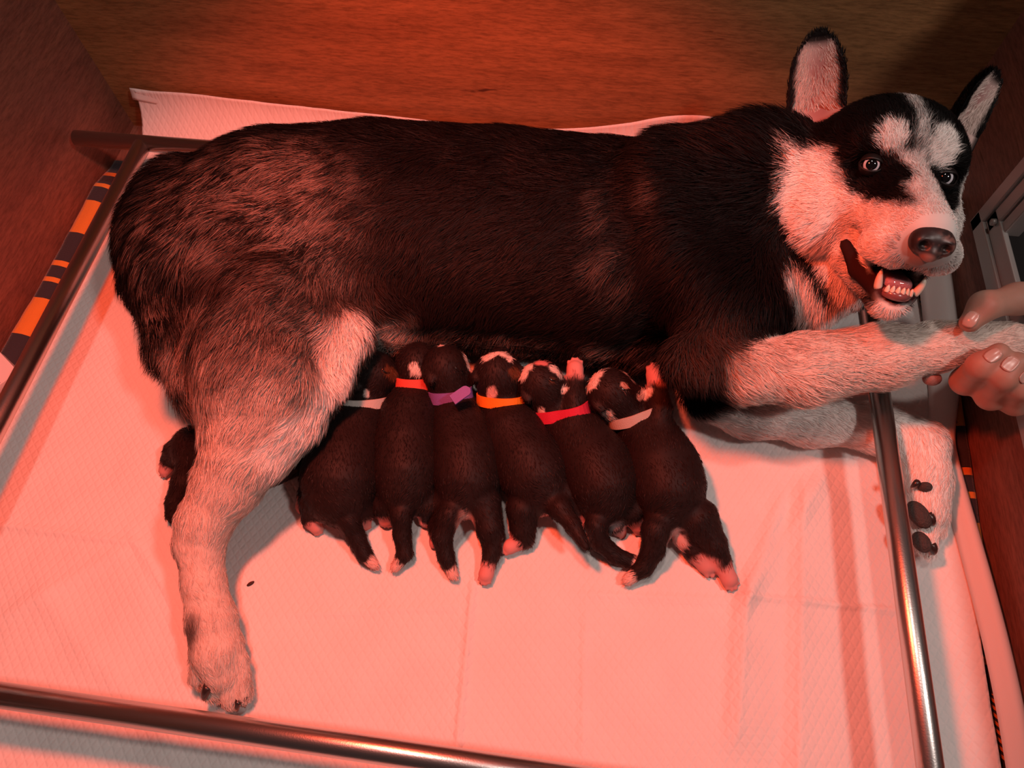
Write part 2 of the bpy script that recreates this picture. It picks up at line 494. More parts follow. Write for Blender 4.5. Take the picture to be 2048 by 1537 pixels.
# ------------------------------------------------------------------ steel guard rail
RZ, RR = 0.0714, 0.0102
rail = empty('guard_rail', (-.57, .62, 0)); tag(rail, 'round stainless steel guard rail running inside the wooden box walls', 'rail')
def rod(a, b, r=RR):
    V, F = tube_vf([a, b], [r, r], 32); return mesh_obj('rail_tube', V, F, M_steel, rail)
XRL, XRR, YRB, YRF = -0.5715, 0.3125, 0.6235, -0.0145
rod((XL+.012, YRB, RZ+.0), (XR-.002, YRB, RZ))
rod((XRL, YRB-.004, RZ), (XRL, YF+.01, RZ))
rod((XRR, YRB-.004, RZ), (XRR, YF+.01, RZ))
rod((XL+.002, YRF, RZ), (XR-.002, YRF, RZ))

# ------------------------------------------------------------------ blanket and pads
def grid_obj(name, xs, ys, zf, mat, thick=0.0):
    X, Y = np.meshgrid(xs, ys, indexing='ij')
    p = zf(X, Y)
    if not isinstance(p, tuple): p = (X, Y, p)
    V = np.stack([a.ravel() for a in p], 1)
    nx, ny = len(xs), len(ys)
    i, j = np.meshgrid(np.arange(nx-1), np.arange(ny-1), indexing='ij')
    a = (i*ny+j).ravel()
    F = np.stack([a, a+ny, a+ny+1, a+1], 1)
    o = link(name, np_mesh(name, V, F), mat)
    if thick:
        m = o.modifiers.new('solid', 'SOLIDIFY'); m.thickness = thick; m.offset = -1
    return o
def n2(X, Y, s, o=0.0):
    sh = X.shape
    return vnoise(np.stack([X.ravel(), Y.ravel(), np.full(X.size, o)], 1), s).reshape(sh)
def blanket_z(X, Y):
    z = -.0095 + 0*X
    l = sstep(-.634, -.662, X); r = sstep(.395, .424, X)
    lw = np.clip(sstep(.66, .60, Y)*(.75+.5*n2(X*0, Y, 9)), 0, 1.2)
    z = z + l*.012*lw + r*(.006 + .016*sstep(0.1, .45, Y)*(.7+.6*n2(X*0, Y, 11, 2)))
    z = z + .002*n2(X, Y, 60)*np.maximum(l, r)
    return z
o = grid_obj('plaid_blanket', np.concatenate([np.linspace(XL+.003, -.56, 28), np.linspace(-.54, .37, 10), np.linspace(.38, XR-.003, 16)]), np.linspace(YF+.01, .665, 150), blanket_z, M_plaid, .003)
tag(o, 'black and orange plaid wool blanket showing under the white pad edges', 'blanket')

def crease(X, Y, a, b, amp, w, step=0.0):
    a = a[:2]; b = b[:2]; t = nrm(b-a); L = np.linalg.norm(b-a)
    u = (X-a[0])*t[0]+(Y-a[1])*t[1]; v = (X-a[0])*(-t[1])+(Y-a[1])*t[0]
    win = sstep(-.03, .01, u)*sstep(L+.03, L-.01, u)
    return win*(amp*np.exp(-(v/w)**2) + step*np.exp(-np.abs(v)/.05)*(v > 0)*(1-np.exp(-(v/.004)**2)))
CR = [((945,1180),(915,1490),.0040,.0028,.0), ((1482,1165),(1462,1450),.0055,.006,.008), ((1592,985),(1578,1537),.0040,.005,.009),
      ((1490,1195),(1780,1222),.0030,.0028,.0), ((1640,960),(1500,1195),.0030,.008,.0), ((1170,1250),(1165,1480),.0018,.003,.0),
      ((0,1050),(260,1085),.0026,.004,0), ((270,1080),(330,1180),.002,.004,0), ((1560,1010),(1490,1200),.0045,.007,0),
      ((90,1200),(330,1480),.002,.012,0), ((600,1230),(900,1215),.0014,.004,0), ((1190,1190),(1480,1205),.0018,.004,0), ((0,1240),(230,1110),.002,.008,0)]
CR = [(P(*a), P(*b), c, d, e) for a, b, c, d, e in CR]
def pad_z(X, Y):
    z = .004*(n2(X, Y, 8)-.5) + .0022*(n2(X, Y, 22, 1)-.5) + .0008*(n2(X, Y, 60, 3)-.5)
    for a, b, amp, w, st in CR:
        z = z + crease(X, Y, a, b, amp, w, st)
    z = z + .012*sstep(.375, .415, X)*sstep(-.2, .2, Y)
    return z - .0005
def pad_main(X, Y):
    # rises against the back wall
    t = np.clip((Y-.655)/.10, 0, 1)
    top = .004 + .062*sstep(-.60, -.56, X)*0 + 0
    hgt = .052 + .010*sstep(-.35, -.6, X) - .012*np.exp(-((X+.15)/.16)**2) + .030*np.exp(-((X-.13)/.10)**2)
    z = pad_z(X, np.minimum(Y, .68)) + hgt*t**1.7
    Yo = np.where(Y > .655, .655 + .080*(1-(1-t)**1.6)*.95, Y) + .002*(n2(X, Y, 18, 5)-.5)*(t > .2)
    return X, Yo, z
lx = np.linspace(-.634, .405, 430)
tag(grid_obj('puppy_pad', lx, np.concatenate([np.linspace(-.33, .65, 400), np.linspace(.655, .755, 26)]), pad_main, M_pad, .0015),
    'white quilted absorbent pad spread over the box floor under the dog', 'pad')
# folded hem of the pad along the right wall
hy = np.linspace(-.33, .72, 160)
def hem_path(u, Y):
    base = .398 + .008*np.sin(Y*7+1.0)*sstep(.5, .3, Y) - .004*sstep(.0, .3, Y) + .006*sstep(.33, .42, Y)
    X = base + u*(.020+.006*sstep(.33, .42, Y))
    z = .010 + .004*np.sin(Y*13) + .014*np.sin(u*math.pi*.8) + .010*sstep(.35, .6, Y) + .014*u*sstep(.33, .45, Y)
    return X, Y, z
o = grid_obj('hem_strip', np.linspace(0, 1, 8), hy, hem_path, M_hem, .0012)
o.parent = bpy.data.objects['puppy_pad']; o['label'] = 'smooth turned-up pad border'
# flap folded over at the back left corner
def flap(u, s):
    a0 = np.array([-.645, .728, .050]); 
    X = -.640 + s*.30; 
    Y = .733 - .004*s - u*.006*(1+0*s)
    z = (.062 - .024*s) - u*(.014 + .010*np.sin(s*3.1)) 
    return X, Y, z
o = grid_obj('pad_flap', np.linspace(0, 1, 6), np.linspace(0, 1, 40), lambda u, s: flap(u, s), M_hem, .0012)
o.parent = bpy.data.objects['puppy_pad']

# ================================================================== the mother dog
HR = np.array([[-0.995, -0.023, 0.099], [0.090, -0.650, 0.755], [0.048, 0.760, 0.649]])
_u, _s, _v = np.linalg.svd(HR); HR = _u @ _v
HT = np.array([0.274, 0.485, 0.244])
def hp(x, y, z):                      # head coordinates: x to the dog's right, y to the nose, z up
    return HR @ np.array([x, y, z]) + HT
def to_head(p):
    return (p - HT) @ HR

VOX = 0.0034
S = Sdf((-.60, -.03, -.008), (.47, .68, .36), VOX)
K = .03
torso = [pr(404, 476, .086, 150), pr(560, 456, .084, 208), pr(750, 455, .080, 221), pr(1000, 463, .078, 215), pr(1220, 487, .082, 218), pr(1390, 480, .098, 200)]
S.chain(torso, .006, zs=.80)
# neck and ruff
S.chain([pr(1370, 430, .13, 165), pr(1510, 390, .155, 140), (hp(0, -.105, -.03), .070)], .02)
S.cap(P(1530, 480, .12), hp(.025, -.095, -.07), .065, .045, .02)
S.cap(P(1560, 560, .10), hp(.0, -.08, -.085), .060, .042, .02)
# chest and shoulder
S.chain([pr(1470, 560, .11, 135), pr(1575, 590, .09, 85)], .02)
S.chain([pr(1380, 520, .13, 115), pr(1460, 610, .132, 98), pr(1410, 700, .128, 62)], .02)
S.chain([pr(1380, 722, .130, 50), pr(1480, 740, .127, 58), pr(1600, 738, .126, 64), pr(1760, 714, .131, 58), pr(1870, 695, .141, 44), pr(1935, 682, .146, 36), pr(2010, 688, .151, 36), pr(2075, 700, .154, 42)], .012)
for k, (a, b) in enumerate((((2080, 690), (2125, 690)), ((2085, 705), (2135, 712)), ((2080, 722), (2130, 732)), ((2070, 735), (2110, 750)))):
    S.chain([pr(*a, .155, 20), pr(*b, .150, 15)], .008)
# lower foreleg lying on the pad
S.chain([pr(1430, 780, .055, 62), pr(1500, 815, .036, 52), pr(1620, 838, .030, 46), pr(1760, 858, .027, 43), pr(1838, 890, .027, 42), pr(1850, 960, .026, 38), pr(1850, 1020, .024, 42)], .02)
for a, b in (((1836, 1030), (1832, 1085)), ((1856, 1040), (1858, 1100)), ((1868, 1020), (1874, 1060)), ((1832, 1010), (1822, 1050))):
    S.chain([pr(*a, .022, 18), pr(*b, .020, 15)], .008)
# haunch, thigh and hind leg
S.ell(P(445, 520, .100), (.094, .088, .080), None, .025)
S.ell(P(392, 424, .085), (.062, .058, .066), None, .02)
S.ell(P(535, 600, .112), (.082, .085, .062), None, .03)
S.chain([pr(560, 640, .118, 125), pr(672, 668, .104, 58), pr(640, 730, .104, 66)], .015)
S.chain([pr(520, 690, .116, 125), pr(528, 770, .118, 116), pr(514, 840, .108, 96), pr(490, 905, .100, 76), pr(458, 965, .088, 65), pr(412, 1040, .074, 52), pr(402, 1100, .062, 43), pr(407, 1165, .052, 40), pr(422, 1240, .042, 46), pr(434, 1300, .034, 48), pr(443, 1345, .027, 36)], .006)
S.chain([pr(688, 682, .100, 36), pr(650, 755, .100, 42), pr(600, 835, .098, 43), pr(545, 905, .095, 43)], .012)
S.chain([pr(388, 1065, .074, 30), pr(372, 1085, .072, 22)], .012)       # hock
TOES = (((402, 1305), (396, 1358), 20), ((424, 1325), (428, 1384), 21), ((452, 1330), (460, 1398), 21), ((476, 1315), (487, 1388), 19))
for a, b, r in TOES:
    S.chain([pr(*a, .030, r), pr(*b, .017, r*.9)], .0025)
# tail hanging behind the thigh, belly fringe
S.chain([pr(322, 450, .09, 60), pr(305, 560, .105, 42), pr(352, 680, .105, 42), pr(402, 770, .10, 40), pr(430, 820, .10, 28)], .015)
S.chain([pr(780, 648, .045, 42), pr(1000, 648, .045, 42), pr(1180, 668, .045, 48), pr(1290, 690, .045, 50)], .015)
# head
S.ell(hp(0, -.056, .012), (.066, .070, .060), HR, .012)
for sx in (-1, 1):
    S.ell(hp(sx*.024, -.012, .018), (.023, .023, .020), HR, .012)
    q_ = 0 if sx > 0 else .014
    S.ell(hp(sx*(.050-q_), -.052-q_*.6, -.033), (.040, .050, .048-q_*.3), HR, .012)
    S.ell(hp(sx*(.060-q_), -.080-q_*.6, -.050), (.034, .036, .046), HR, .014)
    S.ell(hp(sx*.034, -.010, -.024), (.020, .022, .018), HR, .012)
S.cap(hp(0, -.012, -.030), hp(0, .070, -.058), .040, .0235, .012)
S.cap(hp(0, -.020, .004), hp(0, .080, -.046), .024, .0155, .010)
for sx in (-1, 1):
    S.ell(hp(sx*.018, .054, -.066), (.019, .032, .018), HR, .008)    # flews
    S.ell(hp(sx*.036, .006, -.001), (.0130, .013, .0110), HR, .004, sub=True)
# lower jaw with open mouth
S.cap(hp(0, -.03, -.062), hp(0, .046, -.108), .032, .0160, .010)
S.cap(hp(0, .000, -.074), hp(0, .078, -.099), .011, .0165, .006, sub=True)
for sx in (-1, 1):
    S.cap(hp(sx*.030, .008, -.056), hp(sx*.022, .070, -.094), .006, .010, .004, sub=True)
    S.cap(hp(sx*.037, .008, -.060), hp(sx*.031, .030, -.081), .0025, .0050, .003, sub=True)
    S.cap(hp(sx*.034, .006, -.068), hp(sx*.024, .026, -.088), .0050, .0075, .004)
    S.cap(hp(sx*.024, .026, -.088), hp(sx*.012, .052, -.102), .0075, .0070, .004)
S.floor(.0012)
DV, DF = S.mesh()

# ---- coat colour field (places on the animal, not light)
BLK = np.array([.0045, .0040, .0042]); BRN = np.array([.022, .013, .011]); GRY = np.array([.30, .225, .195]); CRM = np.array([.72, .63, .57]); WHT = np.array([.90, .86, .83])
def near(p, c, r, soft=.5):
    c = np.asarray(c, float); r = np.asarray(r, float)
    d = np.sqrt((((p-c)/r)**2).sum(1))
    return sstep(1+soft, 1-soft, d)
def seg_near(p, pts, r, soft=.4):
    o = np.zeros(len(p))
    for a, b in zip(pts[:-1], pts[1:]):
        ab = b-a; t = np.clip(((p-a)@ab)/(ab@ab), 0, 1)
        d = np.linalg.norm(p-a-t[:, None]*ab, axis=1)/r
        o = np.maximum(o, sstep(1+soft, 1-soft, d))
    return o
EDGE = [surf(S, 712, 650), surf(S, 695, 705), surf(S, 664, 765), surf(S, 615, 835), surf(S, 560, 905)]
CHEST = [surf(S, 1578, 545), surf(S, 1615, 578), surf(S, 1648, 635)]
def dog_color(p):
    n1 = fbm(p, 30); n2_ = fbm(p*np.array([1.0, 1.6, 1.0])+5, 70); n3 = fbm(p*np.array([1.0, 2.2, 1.0])+9, 160)
    wob = p + (np.stack([vnoise(p+3, 50), vnoise(p+7, 50), vnoise(p+11, 50)], 1)-.5)*.018
    rn = rng.random(len(p)); n2_ = n2_*.72 + .28*(rn*.55+.22)
    n2_ = np.where(rn > .5, n2_+.05, n2_-.05)
    C = np.tile(BLK, (len(p), 1))
    # sides brownish black
    C = mix(C, BRN, np.clip(near(wob, P(850, 520, .18), (.20, .14, .2), .6)*(.15+.8*n1), 0, 1))
    # agouti grey over rump and loin
    C = mix(C, GRY, np.clip(near(wob, P(540, 410, .17), (.095, .075, .12), .5)*sstep(.38, .68, n2_)*.85, 0, 1))
    C = mix(C, GRY*.6, np.clip(near(wob, P(330, 560, .15), (.085, .14, .15), .5)*sstep(.48, .72, n2_)*.8, 0, 1))
    C = mix(C, GRY*.9, np.clip(near(wob, P(375, 740, .13), (.04, .06, .15), .5)*(.3+.7*sstep(.4, .6, n2_)), 0, 1))
    # thigh: cream with dark ticking
    th = np.maximum(near(wob, P(610, 650, .17), (.062, .075, .13), .5), seg_near(wob, [P(560, 720, .15), P(490, 880, .1)], .065, .4))
    C = mix(C, GRY*.8, np.clip(th*(.20+.80*sstep(.38, .64, n2_)), 0, 1))
    C = mix(C, BRN*2.2, np.clip(th*sstep(.60, .70, n3)*sstep(.0, .09, p[:, 1]-.30)*.8, 0, 1))
    # light shank and paw
    leg = seg_near(wob, [P(520, 820, .11), P(460, 960, .09), P(402, 1090, .065), P(440, 1380, .03)], .060, .35)
    C = mix(C, CRM, leg*(.80+.2*n2_))
    C = mix(C, BRN*2.0, leg*sstep(.60, .72, n3)*.5*sstep(.16, .26, p[:, 1]))
    C = mix(C, BRN*2, near(p, P(362, 1118, .055), (.010, .022, .02), .5)*.85)
    C = mix(C, BRN*2, near(p, P(392, 1258, .05), (.009, .016, .02), .5)*.85)
    # pale edge at the front of the thigh and groin
    C = mix(C, WHT*.95, seg_near(wob, EDGE, .019, .5))
    C = mix(C, BRN*1.6, np.clip(near(wob, surf(S, 430, 620), (.055, .075, .08), .5)*sstep(.46, .60, n1)*.85, 0, 1))
    C = mix(C, CRM*.8, near(wob, P(800, 705, .05), (.035, .035, .05), .4)*(.5+.5*n2_))
    # grey-brown fringe along belly
    fr = seg_near(wob, [P(860, 695, .05), P(1100, 705, .05), P(1300, 725, .06)], .020, .8)
    C = mix(C, GRY*.55, np.clip(fr*sstep(.35, .7, n2_), 0, 1))
    # pale patches behind the shoulder
    for q, r in (((1212, 425), (.010, .020)), ((1222, 520), (.016, .014)), ((1245, 565), (.012, .018)), ((1340, 380), (.010, .016))):
        C = mix(C, GRY*.30, np.clip(near(wob, surf(S, *q), (r[0], r[1], .04), .6)*sstep(.35, .6, n2_)*.8, 0, 1))
    # shoulder brown, chest white
    C = mix(C, GRY*.40, np.clip(near(wob, P(1470, 620, .22), (.075, .035, .07), .6)*(.25+.75*n2_), 0, 1))
    C = mix(C, WHT, seg_near(wob, CHEST, .0165, .35))
    C = mix(C, WHT*.9, near(wob, P(1690, 640, .05), (.05, .06, .07), .35))
    # head
    h = to_head(p); x = h[:, 0]; y = h[:, 1]; z = h[:, 2]; ax = np.abs(x)
    hw = to_head(wob); wx = np.abs(hw[:, 0]); wy = hw[:, 1]; wz = hw[:, 2]
    wx = wx*.5+ax*.5; wy = wy*.5+y*.5; wz = wz*.5+z*.5
    ish = sstep(-.125, -.105, y)*near(h, (0, -.02, -.02), (.16, .17, .16), .1)
    white = sstep(.016, .004, wz)*sstep(-.105, -.088, wy + .30*(wz+.02))            # cheek and muzzle
    throat = sstep(-.05, -.075, wz)*sstep(-.10, -.085, wy)
    white = np.maximum(white, throat)
    bx = .088*sstep(-.135, -.028, z)
    white = white*sstep(.005, -.005, wx*.4+ax*.6-bx)
    mask = np.clip(near(np.stack([wx, wz], 1), (.033, -.004), (.021, .020), .35) + near(np.stack([wx, wz], 1), (.024, -.020), (.017, .011), .4) + .9*near(np.stack([wx, wz], 1), (.017, -.002), (.011, .008), .4) + near(np.stack([wx, wz], 1), (.037, .012), (.022, .010), .4), 0, 1)
    white = white*(1-mask*sstep(-.03, -.015, y))
    white = np.maximum(white, .75*near(np.stack([wx, wz], 1), (.056, -.002), (.007, .014), .4)*sstep(.42, .58, n3))
    brow = near(np.stack([wx, wz], 1), (.0190, .0245), (.0105, .0150), .22)*sstep(-.06, -.04, y)
    blaze = sstep(.0075, .0025, ax + .004*(n2_-.5))*sstep(.088, .07, z)*sstep(-.09, -.05, y)
    blz = np.clip(blaze*(.35+.65*sstep(.40, .62, n3+.12*sstep(.0, -.02, z)+.05)), 0, 1)
    lowb = sstep(.015, .007, wx)*sstep(-.006, -.020, wz)
    Hc = np.tile(BLK, (len(p), 1))
    Hc = mix(Hc, WHT, white)
    Hc = mix(Hc, WHT*.8, blz); Hc = mix(Hc, WHT*.88, lowb)
    Hc = mix(Hc, WHT*1.02, brow)
    # freckles on the bridge and dark whisker area
    fk = sstep(.66, .72, vnoise(p+1, 170))*near(h, (-.004, .045, -.035), (.022, .03, .02), .3)
    Hc = mix(Hc, np.array([.10, .07, .06]), fk*.8)
    Hc = mix(Hc, np.array([.16, .12, .11]), near(h, (0, .085, -.066), (.028, .014, .016), .4)*.7)
    # lips and mouth inside
    inm = np.clip(seg_near(h, [np.array([0, .005, -.077]), np.array([0, .078, -.098])], .0180, .10), 0, 1)
    lipl = np.zeros(len(p))
    for sx in (-1, 1):
        lipl = np.maximum(lipl, seg_near(h, [np.array([sx*.034, .010, -.067]), np.array([sx*.029, .026, -.086]), np.array([sx*.020, .046, -.098])], .0085, .25))
        lipl = np.maximum(lipl, seg_near(h, [np.array([sx*.026, .018, -.082]), np.array([sx*.016, .050, -.100]), np.array([0, .062, -.104])], .0075, .3))
    Hc = mix(Hc, np.array([.030, .014, .014]), np.clip(lipl, 0, 1))
    Hc = mix(Hc, np.array([.05, .012, .012]), inm)
    ish = ish*(1-.97*seg_near(wob, CHEST, .019, .25))
    C = C*(1-ish[:, None]) + Hc*ish[:, None]
    # foreleg
    fl = seg_near(wob, [P(1500, 750, .127), P(1620, 738, .126), P(2100, 700, .155)], .034, .22)
    fl = np.maximum(fl, seg_near(p, [P(1610, 736, .126), P(1720, 718, .130), P(2100, 700, .155)], .043, .12))
    C = mix(C, CRM*1.02, fl)
    C = mix(C, BRN*3, np.clip(fl*near(p, P(1520, 695, .155), (.07, .02, .04), .6)*sstep(.4, .7, n2_)*.35, 0, 1))
    lf = seg_near(p, [P(1450, 800, .04), P(1620, 838, .03), P(1840, 890, .027), P(1850, 1100, .02)], .036, .2)*sstep(.085, .060, p[:, 2])
    C = mix(C, WHT*.95, lf)
    bare = np.clip(np.maximum(inm, lipl)*ish, 0, 1)
    return np.clip(C, 0, .92), bare

dog = empty('husky_dog', P(800, 520, 0)); tag(dog, 'black and white husky lying on its side nursing puppies, mouth open', 'dog')
me = np_mesh('body', DV, DF)
dc, _ = dog_color(DV); set_col(me, dc)
body = link('body', me, M_skinfur, dog)

# ---- fur flow guides: place, direction, length, lift
def dirpx(px, py, z, dx, dy, dz=0.0):
    d = P(px+dx, py+dy, z)-P(px, py, z); d = nrm(d); d[2] += dz
    return nrm(d)
G = []
def g(px, py, z, dx, dy, L, lift, dz=0.0):
    G.append((P(px, py, z), dirpx(px, py, z, dx, dy, dz), L, lift))
for x in (650, 800, 1000, 1200, 1320):
    g(x, 260, .12, -1, -.25, .022, .25, -.1); g(x, 470, .235, -1, .12, .020, .16); g(x, 640, .16, -1, .45, .024, .25, -.3); g(x, 695, .045, -.25, 1, .026, .30, .0)
g(400, 300, .12, -1, .2, .024, .3, -.1); g(330, 420, .15, -1, .8, .026, .3); g(520, 420, .225, -1, .35, .024, .22); g(420, 520, .225, -.8, .8, .026, .26)
g(250, 520, .10, -.3, 1, .030, .35); g(320, 650, .14, -.1, 1, .036, .35); g(380, 780, .12, .1, 1, .034, .35); g(420, 620, .2, -.5, .9, .028, .28)
g(560, 600, .215, -.5, 1, .024, .24); g(650, 640, .19, -.2, 1, .020, .24); g(735, 640, .13, .6, .6, .020, .35); g(690, 740, .11, .6, .8, .018, .3)
g(560, 760, .17, -.5, 1, .020, .22); g(500, 880, .14, -.6, 1, .016, .2); g(420, 1030, .10, -.35, 1, .011, .18); g(402, 1120, .08, .05, 1, .008, .16); g(425, 1240, .06, .15, 1, .008, .16); g(440, 1380, .03, .2, 1, .009, .2)
g(1420, 300, .22, -1, -.1, .034, .32); g(1500, 420, .26, -1, .3, .034, .3); g(1480, 520, .25, -.6, 1, .030, .26); g(1440, 640, .22, -.3, 1, .022, .22)
g(1560, 280, .22, -1, -.2, .034, .36); g(1600, 520, .2, -.3, 1, .030, .3); g(1640, 600, .15, .2, 1, .028, .3)
g(1400, 740, .16, .2, 1, .024, .3); g(1500, 740, .165, .9, .5, .016, .26); g(1620, 700, .16, 1, .1, .012, .2); g(1620, 790, .12, .8, .7, .018, .32); g(1760, 760, .13, .9, .5, .014, .3); g(1780, 690, .16, 1, .05, .010, .2); g(1900, 700, .17, 1, .1, .009, .2); g(2060, 700, .17, 1, .1, .009, .2)
g(1500, 820, .06, 1, .2, .012, .25); g(1700, 860, .05, 1, .2, .010, .25); g(1850, 950, .05, 0, 1, .010, .25); g(1850, 1080, .03, 0, 1, .010, .3)
def gh(x, y, z, dx, dy, dz, L, lift):
    G.append((hp(x, y, z), HR @ nrm(np.array([dx, dy, dz], float)), L, lift))
for sx in (-1, 1):
    gh(sx*.02, .06, -.05, sx*.5, -1, 0, .005, .25); gh(sx*.03, .03, -.05, sx*.3, -1, -.1, .007, .25); gh(sx*.045, -.005, -.02, sx*.5, -1, -.2, .009, .25)
    gh(sx*.022, .01, .033, sx*.25, -.6, 1, .010, .4); gh(sx*.03, -.05, .062, sx*.2, -1, .2, .014, .3); gh(sx*.065, -.045, -.03, sx*.4, -1, -.35, .020, .3); gh(sx*.07, -.08, -.06, sx*.5, -1, -.5, .028, .34); gh(sx*.06, -.09, .01, sx*.4, -1, -.1, .022, .3)
    gh(sx*.015, .05, -.10, sx*.4, -1, -.3, .008, .25); gh(sx*.02, -.02, -.10, sx*.2, -1, -.4, .018, .3)
gh(0, .07, -.03, 0, -1, .2, .004, .22); gh(0, .0, .01, 0, -1, .9, .007, .3); gh(0, -.02, .055, 0, -1, .6, .011, .3); gh(0, -.09, .06, 0, -1, -.2, .018, .3)
GP = np.array([a[0] for a in G]); GD = np.array([a[1] for a in G]); GL = np.array([a[2] for a in G]); GA = np.array([a[3] for a in G])
def guides(p):
    F = np.zeros((len(p), 3)); L = np.zeros(len(p)); A = np.zeros(len(p))
    for i in range(0, len(p), 40000):
        d2 = ((p[i:i+40000, None, :]-GP[None])**2).sum(2)
        w = 1/(d2+2e-5)**2; w /= w.sum(1)[:, None]
        F[i:i+40000] = w @ GD; L[i:i+40000] = w @ GL; A[i:i+40000] = w @ GA
    return nrm(F), L, A
def dens(c):
    h = to_head(c)
    head = near(h, (0, -.01, -.02), (.09, .11, .11), .2)
    return (1+2.2*head)*np.where(c[:, 2] < .006, .05, 1.0)
NF = 380000
root = sample_roots(DV, DF, NF, dens)
nor = S.normal(root)
fc, bare = dog_color(root + rng.normal(size=root.shape)*.0012)
fl, fL, fA = guides(root)
h = to_head(root)
noz = np.sqrt(((h-np.array([0, .094, -.060]))**2).sum(1)) < .021
eyz = np.minimum(np.sqrt(((h-np.array([.034, .006, -.001]))**2).sum(1)), np.sqrt(((h-np.array([-.034, .006, -.001]))**2).sum(1))) < .0125
keep = (bare < .25) & ~noz & ~eyz & (rng.random(NF) > .0)
root, nor, fc, fl, fL, fA = [a[keep] for a in (root, nor, fc, fl, fL, fA)]
wd = .00032 + .00033*np.clip(fL/.022, .2, 1)
strands('fur', root, nor, fl, fL, fA, fc, wd, M_fur, body, tipcol=1.25)

# ---- ears
def make_ear(base, tip, facing, hw, cup, name='ear'):
    ax_ = nrm(tip-base); L = np.linalg.norm(tip-base)
    fw = nrm(facing-ax_*(facing@ax_)); sd = np.cross(ax_, fw)
    nu, nv = 22, 26
    Vf = np.zeros((nv, nu, 3)); Vb = np.zeros((nv, nu, 3))
    for j in range(nv):
        v = -.22 + 1.22*j/(nv-1)
        vv = max(v, 0)
        w = hw*(1-vv**3)**.62*(1 if v > 0 else 1-.25*v*v)
        w = max(w, .0006)
        for i in range(nu):
            s_ = -1+2*i/(nu-1)
            dp = -cup*(1-s_*s_)*min(1, (1-vv)*1.5+.1)
            c = base+ax_*L*v + sd*w*s_ + fw*(dp + .004*vv*vv)
            th = .0028*(1-s_**4)+.0004
            Vf[j, i] = c+fw*th*.4; Vb[j, i] = c-fw*th*(1+1.2*(1-vv))
    V = np.concatenate([Vf.reshape(-1, 3), Vb.reshape(-1, 3)]); n = nv*nu; Fq = []
    front = np.zeros(2*n, bool); front[:n] = True
    for j in range(nv-1):
        for i in range(nu-1):
            a = j*nu+i
            Fq.append((a, a+1, a+nu+1, a+nu)); Fq.append((n+a, n+a+nu, n+a+nu+1, n+a+1))
        a = j*nu; b = j*nu+nu-1
        Fq.append((a, a+nu, n+a+nu, n+a)); Fq.append((b, n+b, n+b+nu, b+nu))
    for i in range(nu-1):
        a = (nv-1)*nu+i; Fq.append((a, a+1, n+a+1, n+a))
        Fq.append((i, n+i, n+i+1, i+1))
    Fq = np.array(Fq)
    # make faces point outwards
    fn = np.cross(V[Fq[:, 2]]-V[Fq[:, 0]], V[Fq[:, 3]]-V[Fq[:, 1]]); m1 = (Fq < n).all(1); m2 = (Fq >= n).all(1)
    if (fn[m1]@fw).mean() < 0: Fq = Fq[:, ::-1]
    def ecol(p):
        q = p-base; v = (q@ax_)/L; s_ = (q@sd)/hw; d = q@fw
        return v, s_, d
    C = np.tile(BLK, (2*n, 1))
    pv, ps, pd = ecol(V)
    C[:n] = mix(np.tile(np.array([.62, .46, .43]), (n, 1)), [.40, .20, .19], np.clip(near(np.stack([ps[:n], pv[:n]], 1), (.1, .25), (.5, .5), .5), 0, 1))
    edge = np.tile(np.linspace(-1, 1, nu), nv); rows = np.repeat(np.linspace(-.22, 1, nv), nu)
    rim = np.clip(sstep(.80, .95, np.abs(edge)) + sstep(.80, .92, rows), 0, 1)
    C[:n] = mix(C[:n], BLK*1.5, rim)
    me = np_mesh(name, V, Fq); set_col(me, C)
    o = link(name, me, M_skinfur, dog)
    # ear fur: inside pale hair growing up and outwards, outside short black
    Fi, Fo = Fq[m1], Fq[m2]
    N_ = 5200
    r = sample_roots(V, Fi, N_); v, s_, d = ecol(r)
    nn = np.tile(fw, (N_, 1)) + sd[None]*(-s_*.5)[:, None]; nn = nrm(nn)
    fl_ = nrm(ax_[None]*.9 + sd[None]*((-s_)*.5)[:, None] + fw*.25)
    hwv = (1-np.clip(v, 0, 1)**3)**.62
    cc = mix(np.tile(np.array([.72, .58, .53]), (N_, 1)), BLK*1.5, np.clip(sstep(.76, .92, np.abs(s_)/np.maximum(hwv, .05)) + sstep(.78, .9, v), 0, 1))
    keepi = (rng.random(N_) < .25+.75*(np.abs(s_) > .35)) & (v > .0)
    strands('ear_hair', r[keepi], nn[keepi], fl_[keepi], np.full(keepi.sum(), .012)*(1-.5*np.clip(v[keepi], 0, 1)), np.full(keepi.sum(), .35), cc[keepi], np.full(keepi.sum(), .0006), M_fur, o)
    N_ = 5000
    r = sample_roots(V, Fo, N_); nn = np.tile(-fw, (N_, 1)); v, s_, d = ecol(r); nn = nrm(nn + sd[None]*(s_*.7)[:, None])
    strands('ear_hair', r, nn, np.tile(ax_, (N_, 1)), np.full(N_, .009), np.full(N_, .25), np.tile(BLK, (N_, 1)), np.full(N_, .0008), M_fur, o)
    return o
def back_from(px, py, ref):            # point on the pixel's line at the same height along the head axis as ref
    d = ray(px, py); t = ((ref-CC)@d)/(d@d); return CC+d*t
eb = back_from(1632, 222, hp(.062, -.072, .046)); et = back_from(1638, 66, hp(.082, -.078, .125))
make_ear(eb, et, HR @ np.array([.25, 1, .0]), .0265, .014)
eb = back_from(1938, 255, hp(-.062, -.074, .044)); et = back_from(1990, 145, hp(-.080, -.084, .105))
make_ear(eb, et, HR @ np.array([-.75, 1, .0]), .0225, .012)

